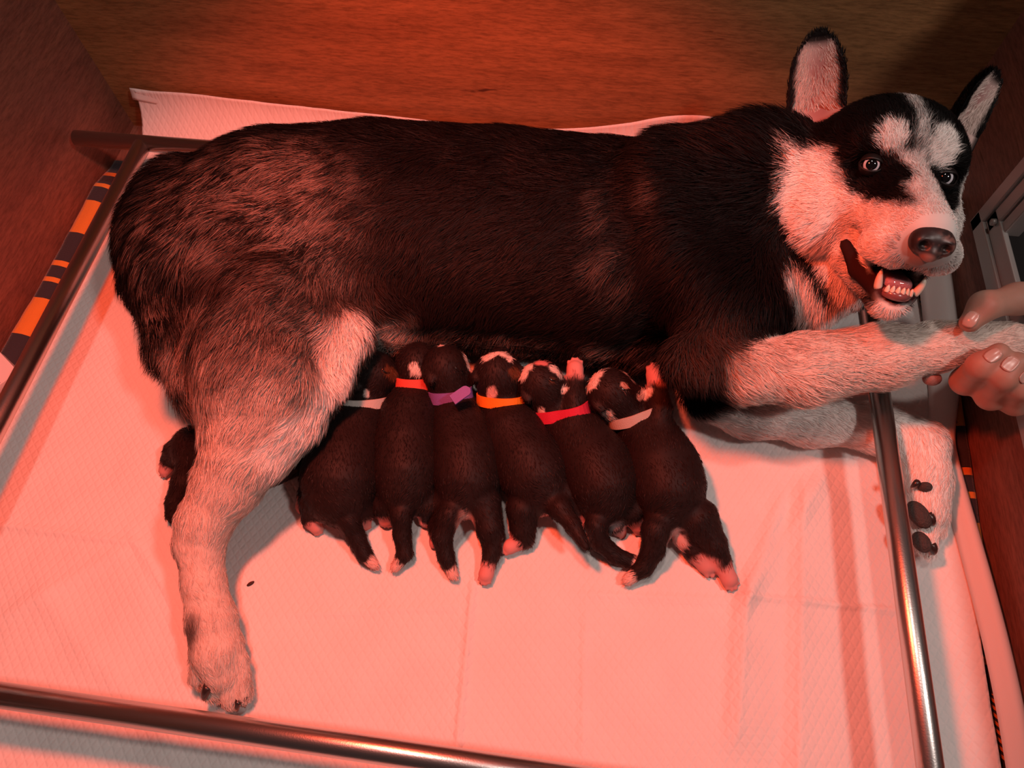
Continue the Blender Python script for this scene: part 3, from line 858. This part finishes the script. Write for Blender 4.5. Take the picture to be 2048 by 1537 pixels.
# ---- eyes, nose, tongue, teeth, claws
M_eyeb = simple('eye_dark', (.012, .010, .010), .08, coat=1)
M_iris = simple('ice_blue_iris', (.62, .70, .78), .12, coat=1)
M_lid = simple('eyelid', (.008, .006, .006), .5)
M_pupil = simple('pupil', (.004, .004, .005), .05, coat=1)
M_nose = simple('wet_nose', (.030, .022, .022), .38, bump=(1300, .8))
M_nosep = simple('pink_nose_patch', (.36, .20, .17), .45, bump=(1300, .6))
M_hole = simple('nostril', (.006, .004, .004), .7)
M_tongue = simple('tongue', (.42, .17, .19), .3, coat=.4, bump=(900, .4), sss=.1)
M_tooth = simple('tooth', (.80, .72, .60), .25, coat=.3)
M_gum = simple('gum', (.22, .085, .085), .25, coat=.5)
def cap_vf(c, r, d, ang, nr=10, ns=28, off=0.0):
    d = nrm(d); u = nrm(np.cross(d, [0, 0, 1.0])); v = np.cross(d, u)
    V = [c+d*(r+off)]; F = []
    for j in range(1, nr+1):
        a = ang*j/nr
        for i in range(ns):
            b = 2*math.pi*i/ns
            V.append(c+(r+off)*(math.cos(a)*d+math.sin(a)*(math.cos(b)*u+math.sin(b)*v)))
    for i in range(ns): F.append((0, 1+i, 1+(i+1) % ns))
    for j in range(nr-1):
        for i in range(ns):
            a = 1+j*ns+i; b = 1+j*ns+(i+1) % ns
            F.append((a, a+ns, b+ns, b))
    return V, F
for sx, px, py in ((1, 1741, 331), (-1, 1887, 357)):
    c = back_from(px, py, hp(sx*.034, .0035, -.001))
    er = .0088
    look = nrm(nrm(CC-c)*1.0 + HR @ np.array([-.06, .15, .10]))
    e = mesh_obj('eye', *ellipsoid_vf(c, (er,)*3, np.eye(3), 28, 18), M_eyeb, dog)
    i_ = mesh_obj('iris', *cap_vf(c, er, look, .80, 10, 32, .00012), M_iris, e)
    mesh_obj('pupil', *cap_vf(c, er, look, .53, 8, 32, .0003), M_pupil, i_)
    # eyelids: two shells hugging the eyeball, leaving an almond opening
    f = nrm(HR @ np.array([sx*.22, 1, .06])); u = nrm(np.cross(f, HR[:, 2])); v = np.cross(u, f)
    for up_ in (1, -1):
        V = []; F = []
        for i2 in range(17):
            a = -1.25+2.5*i2/16
            open_ = (.36 if up_ > 0 else .60)*math.sqrt(max(0.0, 1-(a/1.05)**2)) if abs(a) < 1.05 else 0.0
            for k in range(7):
                b = up_*(open_ + (1.5-open_)*k/6)
                d = f*math.cos(b)*math.cos(a)+u*math.sin(a)*math.cos(b*.6)+v*math.sin(b)
                V.append(c+nrm(d)*(er+.0011+.0006*(k == 0)))
        for i2 in range(16):
            for k in range(6):
                a_ = i2*7+k; F.append((a_, a_+1, a_+8, a_+7))
        o = mesh_obj('eyelid', V, F, M_lid, e); m = o.modifiers.new('solid', 'SOLIDIFY'); m.thickness = .0012; m.offset = 0
# nose leather
NS = Sdf(hp(0, .094, -.06)-.045, hp(0, .094, -.06)+.045, .0011)
NS.ell(hp(0, .088, -.057), (.0160, .012, .0125), HR, .004)
for sx in (-1, 1):
    NS.ell(hp(sx*.0092, .092, -.060), (.0074, .0085, .0085), HR, .003)
NS.ell(hp(0, .093, -.067), (.007, .007, .007), HR, .003)
for sx in (-1, 1):
    NS.ell(hp(sx*.0080, .1015, -.0625), (.0046, .006, .0038), HR, .0015, sub=True)
    NS.cap(hp(sx*.0085, .1045, -.0635), hp(sx*.0165, .096, -.0665), .0013, .0011, .0015, sub=True)
NS.cap(hp(0, .106, -.060), hp(0, .104, -.080), .0006, .0006, .002, sub=True)
V, F = NS.mesh(); me = np_mesh('nose', V, F)
hh = to_head(V)
pk = np.clip(near(hh, (.006, .100, -.073), (.010, .012, .005), .35) + .45*near(hh, (-.008, .10, -.058), (.010, .012, .009), .5)*sstep(.42, .62, fbm(V, 230)), 0, 1)
Cn = mix(np.tile(np.array([.030, .021, .021]), (len(V), 1)), [.34, .19, .16], pk)
Cn = mix(Cn, [.004, .003, .003], np.clip(near(hh, (.0085, .101, -.0625), (.0042, .006, .0038), .2) + near(hh, (-.0085, .101, -.0625), (.0042, .006, .0038), .2), 0, 1))
set_col(me, Cn)
M_nosev = vcol_mat('nose_leather', .40, .45)
link('nose', me, M_nosev, dog)
# tongue
TS = Sdf(hp(0, .04, -.09)-.06, hp(0, .04, -.09)+.06, .0015)
TS.cap(hp(0, .0, -.082), hp(0, .048, -.094), .010, .0085, .004)
for sx in (-1, 1): TS.cap(hp(sx*.007, .0, -.081), hp(sx*.0065, .050, -.094), .007, .0065, .004)
TS.cap(hp(0, .0, -.070), hp(0, .058, -.083), .0022, .0022, .004, sub=True)
V, F = TS.mesh(); link('tongue', np_mesh('tongue', V, F), M_tongue, dog)
# gum ridge of the lower jaw and the teeth in it
gp = []
for k in range(17):
    a = -1+2*k/16
    gp.append(hp(.0165*math.sin(a*1.45)*1.0, .020+.042*math.cos(a*1.35), -.0915-.012*math.cos(a*1.35)))
V, F = tube_vf(gp, [.0042]*17, 12); mesh_obj('gum', V, F, M_gum, dog)
def tooth(base, tip, r, curve=None, name='tooth'):
    path = [base+(tip-base)*t + (0 if curve is None else curve*math.sin(t*math.pi)) for t in np.linspace(0, 1, 8)]
    V, F = tube_vf(path, [r*(1-t**2.2)**.8+.0002 for t in np.linspace(0, .99, 8)], 12); return mesh_obj(name, V, F, M_tooth, dog)
upv = HR @ nrm(np.array([0, .25, 1.0]))
for sx in (-1, 1):
    b = hp(sx*.0145, .054, -.1000); tooth(b, b+upv*.0165+HR @ np.array([sx*.0030, .001, 0]), .0032, HR @ np.array([sx*.001, .0010, 0]))
for xx in (-.0095, -.0058, -.002, .002, .0058, .0095):
    b = hp(xx, .0635-abs(xx)*.35, -.1015); tooth(b, b+upv*.0062, .0019)
for sx in (-1, 1):
    for yy in (.038, .028, .018):
        b = hp(sx*.0165, yy, -.096); tooth(b, b+upv*.006, .0026)
# claws and pads
def claw(a, b, r):
    path = [a+(b-a)*t+np.array([0, 0, .002])*math.sin(t*math.pi) for t in np.linspace(0, 1, 7)]
    V, F = tube_vf(path, [r*(1-t**2)**.6+.0003 for t in np.linspace(0, .98, 7)], 10); mesh_obj('claw', V, F, M_claw, dog)
claw(P(417, 1372, .034), P(408, 1402, .022), .0042)
claw(P(452, 1398, .022), P(448, 1418, .010), .0028); claw(P(478, 1402, .022), P(474, 1424, .009), .003); claw(P(493, 1392, .02), P(490, 1416, .008), .0028)
for a, b in (((1848, 1010), (1838, 1040)), ((1860, 1085), (1868, 1112)), ((1872, 1050), (1880, 1080))): pass
M_carpal = simple('carpal_pad', (.26, .15, .13), .55, bump=(700, .4))
def pawpad(px, py, z, rx, ry, rot=0.0, mat=None):
    m = mpp(px, py, z); R = np.eye(3); c_, s_ = math.cos(rot), math.sin(rot); R[:2, :2] = [[c_, -s_], [s_, c_]]
    mesh_obj('paw_pad', *ellipsoid_vf(P(px, py, z), (rx*m, ry*m, .007), R, 18, 10), mat or M_padskin, dog)
pawpad(1838, 1030, .040, 20, 30, .5); pawpad(1843, 1085, .036, 17, 22, .4); pawpad(1850, 975, .046, 13, 10)
claw(P(1856, 1030, .040), P(1866, 1052, .036), .0045); claw(P(1862, 1090, .034), P(1868, 1110, .028), .0042); claw(P(1835, 965, .05), P(1822, 975, .046), .003)
pawpad(1864, 758, .126, 18, 14, 0.0, M_carpal)

# ================================================================== puppies
PUPC = np.array([.0150, .0085, .0080]); PINK = np.array([.62, .27, .25]); PWHT = np.array([.74, .62, .57])
COLLARC = {}
def collar_mat(name, c):
    m = simple(name, c, .55, spec=.3, bump=(900, .2)); return m
def puppy(label, body, head, nose, tail, legs, collar=None, patches=(), pinks=(), ears=(), eyes=(), white_tip=True, nfur=11000):
    root = empty('puppy', P(body[1][0], body[1][1], 0)); tag(root, label, 'puppy', 'newborn puppies nursing in a row')
    B = [pr(x, y, r*mpp(x, y, .03)*.93+.001, r) for x, y, r in body]
    H, hr = pr(*head); Nn, _ = pr(*nose, 5)
    T = [pr(t[0], t[1], t[2], t[3]*1.12) for t in tail]; LG = [[pr(*q) for q in l] for l in legs]
    allp = np.array([p for p, r in B] + [H, Nn] + [p for p, r in T] + [p for l in LG for p, r in l])
    s = Sdf(allp.min(0)-.055, allp.max(0)+.055, .0019)
    s.chain(B, .014)
    hd = nrm(Nn-H)
    s.ell(H, (hr*1.0, hr*1.0, hr*.95), None, .006)
    s.cap(H, B[0][0], hr*.78, B[0][1], .012)
    s.cap(H+hd*hr*.35, Nn, hr*.60, hr*.36, .006)
    s.cap(H+hd*hr*.55+np.array([0, 0, hr*.30]), Nn+np.array([0, 0, hr*.10]), hr*.34, hr*.24, .005)
    s.chain(T, .003)
    s.cap(B[-1][0], T[0][0], T[0][1]*1.5, T[0][1]*1.05, .006)
    for l in LG:
        s.chain(l, .005)
        a, ra = l[-1]; b = l[-2][0]; d = nrm(a-b); sd = nrm(np.cross(d, [0, 0, 1.0]))
        s.ell(a, (ra*1.0, ra*1.0, ra*.75), None, .003)
        for q, ln in ((-1.0, .95), (-.36, 1.35), (.36, 1.35), (1.0, .95)):   # toes
            s.cap(a+sd*q*ra*.5+d*ra*.2, a+d*ra*ln+sd*q*ra*.80, ra*.34, ra*.27, .0010)
    E_ = []
    for (ex, ey, ez, er, ea) in ears:
        c, r = surf(s, ex, ey, ez), er*mpp(ex, ey, ez)
        R = _rz(ea); s.ell(c+np.array([0, 0, .0008]), (r*.62, r*1.05, r*.36), R, .0016); E_.append(c)
    s.floor(.0015)
    V, F = s.mesh()
    pts = [(surf(s, x, y, z) if z > .045 else P(x, y, z), r*mpp(x, y, z), np.array(c)) for x, y, z, r, c in patches]
    def col(p):
        n1 = fbm(p, 90)
        C = np.tile(PUPC, (len(p), 1)) * (.75+.5*n1)[:, None]
        w = p + (np.stack([vnoise(p+1, 160), vnoise(p+5, 160), vnoise(p+9, 160)], 1)-.5)*.005
        # paws and pale underside
        for l in LG:
            a, ra = l[-1]; C = mix(C, PINK, sstep(2.3, 1.5, np.linalg.norm(w-a, axis=1)/ra))
        if white_tip:
            a, ra = T[-1]; C = mix(C, np.array([.70, .45, .40]), sstep(.0115, .008, np.linalg.norm(w-a, axis=1)))
        und = sstep(.016, .008, p[:, 2])
        C = mix(C, np.array([.45, .26, .23]), und*.55*near(p, B[len(B)//2][0], (.07, .09, .05), .3))
        for c, r, cc in pts:
            C = mix(C, cc, sstep(1.25, .8, np.linalg.norm((w-c)*np.array([1, 1, .55]), axis=1)/r))
        return C
    me = np_mesh('body', V, F); set_col(me, col(V)); bo = link('body', me, M_pup, root)
    # short coat
    r_ = sample_roots(V, F, nfur); r_ = r_[r_[:, 2] > .006]
    # flow: from nose to tail along the nearest piece of the axis
    axp = [H] + [p for p, r in B] + [p for p, r in T]
    best = np.full(len(r_), 9.0); fl_ = np.zeros_like(r_)
    for a, b in zip(axp[:-1], axp[1:]):
        ab = b-a; t = np.clip(((r_-a)@ab)/(ab@ab+1e-9), 0, 1); d = np.linalg.norm(r_-a-t[:, None]*ab, axis=1)
        m = d < best; best[m] = d[m]; fl_[m] = nrm(ab)
    for l in LG:
        for (a, _), (b, _) in zip(l[:-1], l[1:]):
            ab = b-a; t = np.clip(((r_-a)@ab)/(ab@ab+1e-9), 0, 1); d = np.linalg.norm(r_-a-t[:, None]*ab, axis=1)
            m = d < best; best[m] = d[m]; fl_[m] = nrm(ab)
    cc = col(r_); furless = (cc[:, 0] > .5) & (cc[:, 1] < .35)
    r_, fl_, cc = r_[~furless], fl_[~furless], cc[~furless]
    strands('fur', r_, s.normal(r_), fl_, np.full(len(r_), .0055), np.full(len(r_), .22), cc, np.full(len(r_), .00055), M_pupfur, bo, clump=.006, cl_f=.3, jit=.2, tipcol=1.1)
    # nose leather
    mesh_obj('nose', *ellipsoid_vf(Nn+hd*hr*.24, (hr*.16, hr*.16, hr*.14), np.eye(3), 14, 8), M_puppynose, root)
    for ex, ey, ea in eyes:                                    # closed eyes
        c = surf(s, ex, ey, .06); m_ = mpp(ex, ey, .07); pth = []
        for k in range(9):
            q = -1+2*k/8; du = np.array([math.cos(ea), math.sin(ea)])*q*9; dv = np.array([-math.sin(ea), math.cos(ea)])*(1-q*q)*4
            pth.append(surf(s, ex+du[0]+dv[0], ey+du[1]+dv[1], .06)+np.array([0, 0, .0004]))
        V3, F3 = tube_vf(pth, [.0004+.0007*math.sin(math.pi*k/8) for k in range(9)], 8); mesh_obj('closed_eye', V3, F3, M_eyeb, root)
    if collar:
        cx, cy, cz, crx, ax_px, width, mat, extra = collar
        c, r = pr(cx, cy, cz, crx)
        a0 = P(ax_px[0], ax_px[1], cz); t = nrm(nrm(c-a0) + np.array([0, 0, -.8]))
        # ring follows the puppy's own neck
        u = nrm(np.cross(t, [0, 0, 1.0])); v = np.cross(u, t)
        ns = 44; prof = []
        for k in range(ns):
            an = 2*math.pi*k/ns; dr = u*math.cos(an)+v*math.sin(an)
            rad = np.linspace(.004, .05, 60); q = c[None]+dr[None]*rad[:, None]
            d = s.sample(q); o_ = np.where(d > 0)[0]; prof.append(rad[o_[0]] if len(o_) else r)
        prof = np.array(prof); prof = np.minimum(prof, np.median(prof)*1.25)
        for _ in range(4): prof = (np.roll(prof, 1)+prof*2+np.roll(prof, -1))/4
        V2 = []; F2 = []
        w = width*.66
        for k in range(ns):
            an = 2*math.pi*k/ns; dr = u*math.cos(an)+v*math.sin(an)
            for (dw, dr_) in ((-w, .0006), (-w, .0026), (w, .0026), (w, .0006)):
                q = c+dr*(prof[k]+dr_)+t*dw; q[2] = max(q[2], .0016); V2.append(q)
        for k in range(ns):
            a = k*4; b = ((k+1) % ns)*4
            for i in range(4): F2.append((a+i, b+i, b+(i+1) % 4, a+(i+1) % 4))
        co = mesh_obj('collar', V2, F2, mat, root, smooth=False); co['label'] = extra[0]
        if len(extra) > 1:                                     # loose strap end with round closure
            e0, e1 = P(*extra[1]), P(*extra[2]); tt = nrm(e1-e0); up = np.array([0, 0, 1.0]); sd = nrm(np.cross(tt, up))
            Vs = []; Fs = []
            for k in range(13):
                q = k/12; ww = .0058*(1 if q < .75 else math.sqrt(max(0.02, 1-((q-.75)/.25)**2)))
                pp = e0+(e1-e0)*q+np.array([0, 0, .0006*math.sin(q*3.1)])
                Vs += [pp-sd*ww, pp+sd*ww, pp+sd*ww+up*.0016, pp-sd*ww+up*.0016]
            for k in range(12):
                a = k*4
                for i in range(4): Fs.append((a+i, a+(i+1) % 4, a+4+(i+1) % 4, a+4+i))
            Fs += [(3, 2, 1, 0), (48, 49, 50, 51)]
            mesh_obj('strap_end', Vs, Fs, mat, co, smooth=False)
    return root
M_puppynose = simple('puppy_nose', (.10, .035, .035), .35)
C_white = collar_mat('collar_white', (.70, .64, .60)); C_red = collar_mat('collar_red', (.72, .10, .07)); C_pur = collar_mat('collar_purple', (.22, .12, .42))
C_or = collar_mat('collar_orange', (.85, .26, .02)); C_crim = collar_mat('collar_crimson', (.60, .03, .07)); C_beige = collar_mat('collar_beige', (.52, .45, .40))
TAN = (.10, .035, .015); PW = tuple(PWHT); BL = (.006, .005, .005)
puppy('dark puppy under the mother\'s hind leg, only rump and tail showing',
      [(618, 862, 42), (580, 896, 52), (525, 915, 56), (450, 912, 54), (388, 898, 46)], (648, 800, .038, 40), (690, 780, .03),
      [(380, 925, .030, 21), (364, 965, .024, 19), (350, 1005, .016, 16), (345, 1030, .012, 13)],
      [[(350, 905, .022, 24), (338, 925, .012, 15), (330, 940, .008, 11)], [(400, 935, .018, 22), (410, 950, .008, 12)]], white_tip=False)
puppy('dark puppy wearing a white collar beside the mother\'s hind leg',
      [(728, 822, 44), (705, 865, 60), (690, 920, 70), (682, 960, 74), (681, 990, 64)], (745, 747, .050, 45), (792, 758, .042),
      [(697, 1040, .035, 19), (712, 1075, .022, 17), (728, 1108, .014, 14), (748, 1130, .010, 9)],
      [[(630, 1010, .022, 34), (622, 1040, .012, 17), (632, 1055, .008, 12)], [(725, 1020, .022, 30), (728, 1045, .010, 14)], [(615, 985, .014, 20), (603, 1012, .007, 11)]],
      (734, 803, .042, 44, (748, 745), .0080, C_white, ['white band collar']),
      [(733, 788, .075, 7, PW), (782, 745, .07, 14, TAN), (660, 1045, .010, 22, (.6, .33, .30))], ears=[(712, 770, .066, 17, .5)], eyes=[(772, 742, .5)])
puppy('slim dark puppy in a bright red collar wedged between its littermates',
      [(826, 792, 39), (818, 835, 54), (812, 890, 62), (812, 945, 64), (812, 980, 56)], (834, 728, .046, 40), (842, 690, .04),
      [(803, 1030, .035, 18), (804, 1070, .022, 16), (810, 1108, .014, 14), (790, 1136, .009, 9)],
      [[(770, 1010, .022, 30), (772, 1040, .009, 14)], [(855, 1010, .022, 30), (852, 1040, .009, 14)]],
      (826, 768, .044, 38, (832, 725), .0095, C_red, ['bright red band collar']),
      [(830, 738, .06, 12, PW), (858, 1035, .02, 14, (.02, .015, .017))])
puppy('dark puppy in a purple strap collar with its hind leg stretched out',
      [(908, 822, 42), (922, 865, 56), (932, 915, 64), (934, 960, 62), (930, 988, 50)], (889, 737, .052, 46), (938, 757, .042),
      [(900, 1030, .036, 20), (884, 1075, .024, 18), (892, 1115, .015, 15), (906, 1150, .010, 10)],
      [[(966, 1005, .028, 36), (980, 1060, .022, 26), (984, 1105, .013, 17), (972, 1150, .009, 14)], [(885, 1010, .022, 30), (872, 1055, .010, 15), (868, 1085, .007, 9)]],
      (902, 793, .044, 45, (896, 735), .0095, C_pur, ['purple hook strap collar', (905, 802, .075), (940, 778, .078)]),
      [(930, 706, .055, 10, PW), (936, 722, .055, 10, PW), (940, 738, .055, 8, PW), (880, 692, .065, 7, PW), (926, 1048, .012, 30, (.62, .36, .32)), (926, 745, .08, 5, BL)], ears=[(862, 755, .068, 17, .3)], eyes=[(918, 738, .5)])
puppy('dark puppy in an orange collar with its tail flicked sideways',
      [(1004, 826, 44), (1025, 870, 58), (1052, 920, 64), (1072, 955, 62), (1082, 978, 54)], (996, 750, .052, 47), (1001, 704, .040),
      [(1120, 1018, .042, 19), (1145, 1050, .045, 15), (1160, 1075, .046, 11), (1172, 1095, .046, 7)],
      [[(1045, 1020, .026, 34), (1046, 1060, .016, 25), (1050, 1080, .010, 17), (1020, 1094, .009, 14)], [(1130, 990, .028, 34), (1158, 1015, .020, 24), (1165, 1040, .012, 13)]],
      (994, 802, .044, 47, (995, 745), .0085, C_or, ['orange band collar']),
      [(974, 714, .060, 9, PW), (988, 708, .060, 10, PW), (1004, 708, .060, 10, PW), (1018, 716, .060, 8, PW), (984, 786, .088, 10, (.66, .40, .36)), (1100, 1030, .012, 26, (.62, .36, .32)), (1030, 745, .07, 12, TAN)], ears=[(952, 752, .066, 15, .1), (1040, 745, .066, 15, -.2)], white_tip=False)
puppy('dark puppy in a crimson collar kneading with a raised forepaw',
      [(1122, 845, 42), (1160, 885, 56), (1190, 930, 66), (1206, 970, 66), (1214, 998, 54)], (1081, 768, .052, 45), (1128, 776, .046),
      [(1192, 1052, .034, 18), (1200, 1085, .022, 17), (1230, 1112, .014, 15), (1278, 1128, .010, 12)],
      [[(1150, 870, .04, 30), (1150, 800, .050, 23), (1150, 738, .054, 16)], [(1262, 1020, .022, 34), (1276, 1050, .010, 16)], [(1228, 1050, .016, 20), (1240, 1062, .008, 12)]],
      (1113, 828, .042, 42, (1092, 775), .0095, C_crim, ['crimson band collar']),
      [(1046, 752, .055, 11, PW), (1056, 735, .055, 11, PW), (1082, 724, .06, 13, (.60, .22, .21)), (1108, 738, .06, 11, PW), (1120, 752, .06, 8, PW), (1128, 780, .06, 7, PW), (1080, 820, .075, 7, PW), (1105, 762, .078, 6, TAN), (1252, 955, .03, 16, PW), (1225, 1045, .014, 22, (.4, .3, .3))], ears=[(1052, 792, .07, 17, .6)], eyes=[(1106, 758, .3)])
puppy('dark puppy in a beige collar at the end of the row with leg kicked out',
      [(1282, 856, 42), (1305, 890, 56), (1325, 935, 68), (1336, 978, 68), (1342, 1014, 54)], (1221, 786, .054, 47), (1274, 790, .048),
      [(1312, 1062, .036, 24), (1306, 1100, .024, 21), (1288, 1135, .015, 17), (1256, 1160, .010, 11)],
      [[(1320, 880, .045, 28), (1319, 820, .052, 24), (1311, 750, .056, 18)], [(1395, 1040, .028, 44), (1425, 1090, .020, 28), (1440, 1120, .013, 20), (1458, 1158, .009, 16)], [(1370, 1075, .016, 26), (1390, 1105, .012, 20), (1412, 1130, .008, 18)]],
      (1262, 836, .044, 46, (1228, 785), .0085, C_beige, ['beige band collar']),
      [(1184, 768, .06, 13, PW), (1192, 750, .06, 14, PW), (1207, 737, .06, 13, PW), (1248, 745, .06, 14, PW), (1262, 757, .06, 10, PW), (1277, 795, .06, 8, PW), (1248, 772, .085, 8, (.5, .28, .22)), (1215, 835, .08, 14, PW), (1275, 745, .06, 8, PW), (1292, 790, .05, 12, PW), (1345, 1085, .02, 24, (.6, .36, .33))], ears=[(1196, 812, .074, 18, .7)], eyes=[(1250, 777, .2)])

# ================================================================== hand of the person holding the paw
per = empty('person', P(2150, 660, .12)); tag(per, 'bare right hand of a person holding the husky\'s raised forepaw', 'person')
hs = Sdf((.26, .20, .06), (.72, .54, .34), .0017)
def c_(*q): return [pr(a[0], a[1], a[2]+(-.032 if a[0] < 2200 else 0), a[3]) for a in q]
hs.chain(c_((2230, 640, .185, 66), (2150, 655, .150, 62), (2090, 665, .142, 52)), .02)
hs.ell(P(2120, 660, .110), (.045, .042, .020), None, .015)
hs.chain(c_((2180, 600, .185, 44), (2110, 592, .205, 36), (2035, 598, .216, 30)), .014)            # thumb
hs.chain(c_((2035, 598, .216, 29), (1970, 612, .220, 27), (1940, 645, .214, 20)), .008)
hs.chain(c_((2095, 670, .135, 32), (1990, 735, .128, 30)), .012)                                    # index
hs.chain(c_((1990, 735, .128, 28), (1932, 762, .160, 27), (1962, 732, .198, 25), (1998, 706, .208, 20)), .006)
hs.chain(c_((2110, 690, .135, 32), (2040, 765, .130, 30)), .012)                                    # middle
hs.chain(c_((2040, 765, .130, 28), (1982, 792, .160, 27), (2008, 756, .198, 24), (2036, 724, .208, 20)), .006)
hs.chain(c_((2130, 715, .135, 30), (2090, 790, .135, 27)), .012)                                    # ring
hs.chain(c_((2090, 790, .135, 25), (2030, 806, .160, 24), (2044, 778, .192, 21), (2072, 752, .204, 18)), .006)
hs.chain(c_((2160, 730, .140, 26), (2140, 800, .145, 22), (2098, 800, .160, 20), (2110, 775, .178, 16)), .008)  # little
hs.chain(c_((2230, 640, .185, 62), (2330, 600, .22, 58), (2520, 560, .27, 72)), .02)                # wrist and forearm
V, F = hs.mesh(); me = np_mesh('hand', V, F)
SK = np.array([.46, .26, .20])
n1 = fbm(V, 90)
Cs = np.tile(SK, (len(V), 1))*(.9+.25*n1)[:, None]
for q in ((1968, 610, .203), (1935, 760, .128), (1985, 790, .128), (1962, 725, .168), (2010, 750, .168)):
    Cs = mix(Cs, [.50, .17, .12], near(V, P(*q), (.012,)*3, .6)*.7)
set_col(me, Cs); link('hand', me, M_hand, per)
def nail(a, z, b, w):
    z = z-.032; p0, p1 = P(*a, z), P(*b, z); L = np.linalg.norm(p1-p0); t = nrm(p1-p0)
    mid = (p0+p1)/2; n = hs.normal(mid[None]+nrm(CC-mid)[None]*.004)[0]; n = nrm(n+nrm(CC-mid)*.5)
    sd = nrm(np.cross(t, n)); V = []; F = []
    nu, nv = 9, 10
    for j in range(nv):
        v = j/(nv-1)
        for i in range(nu):
            s_ = -1+2*i/(nu-1)
            ww = w*(.86+.14*math.sin(v*math.pi))*(1 if .12 < v < .88 else .90)
            q = p0+t*L*(v + (.10*(1-s_*s_)*(1 if v > .5 else -1)*abs(v-.5)*2)) + sd*ww*s_
            # settle on the finger
            for _ in range(3):
                d = hs.sample(q[None])[0]; q = q + n*(.0006-d)*.9
            V.append(q)
    for j in range(nv-1):
        for i in range(nu-1):
            a_ = j*nu+i; F.append((a_, a_+1, a_+nu+1, a_+nu))
    o = mesh_obj('nail', V, F, M_nail, per); m = o.modifiers.new('solid', 'SOLIDIFY'); m.thickness = .0008; m.offset = -.5
nail((1949, 624), .232, (1934, 648), .0056)
nail((1980, 713), .222, (2002, 699), .0054)
nail((2020, 736), .222, (2037, 716), .0054)
nail((2056, 764), .215, (2072, 748), .0046)

# ================================================================== small things
o = mesh_obj('dirt_crumb', *ellipsoid_vf(P(501, 1168, .0022), (.0042, .0018, .0016), _rz(.7), 10, 6), simple('crumb_brown', (.05, .015, .01), .8)); 
tag(o, 'tiny dark brown crumb lying on the pad near the hind paw', 'crumb')
st = empty('plastic_strip', P(4, 752, .0)); tag(st, 'white plastic strip with dark slots beside the left rail', 'strip')
_a, _b = P(-30, 700, .012), P(40, 775, .012)
def strip_part(name, u0, u1, v0, v1, z0, z1, mat):
    d = nrm((_b-_a)*np.array([1, 1, 0])); n = np.array([-d[1], d[0], 0]); V = []
    for z in (z0, z1):
        for u, v in ((u0, v0), (u1, v0), (u1, v1), (u0, v1)):
            q = P(-12, 770, 0)+d*u+n*v; V.append((q[0], q[1], z))
    o = mesh_obj(name, V, [(3,2,1,0),(4,5,6,7),(0,1,5,4),(1,2,6,5),(2,3,7,6),(3,0,4,7)], mat, st, smooth=False)
    return o
M_plw = simple('white_plastic', (.72, .70, .72), .4); M_slot = simple('dark_slot', (.02, .02, .02), .7)
strip_part('body', -.02, .022, -.012, .030, -.006, .016, M_plw)
for k in range(4):
    strip_part('slot', -.014+k*.010, -.0105+k*.010, .0, .009, .0155, .0163, M_slot)
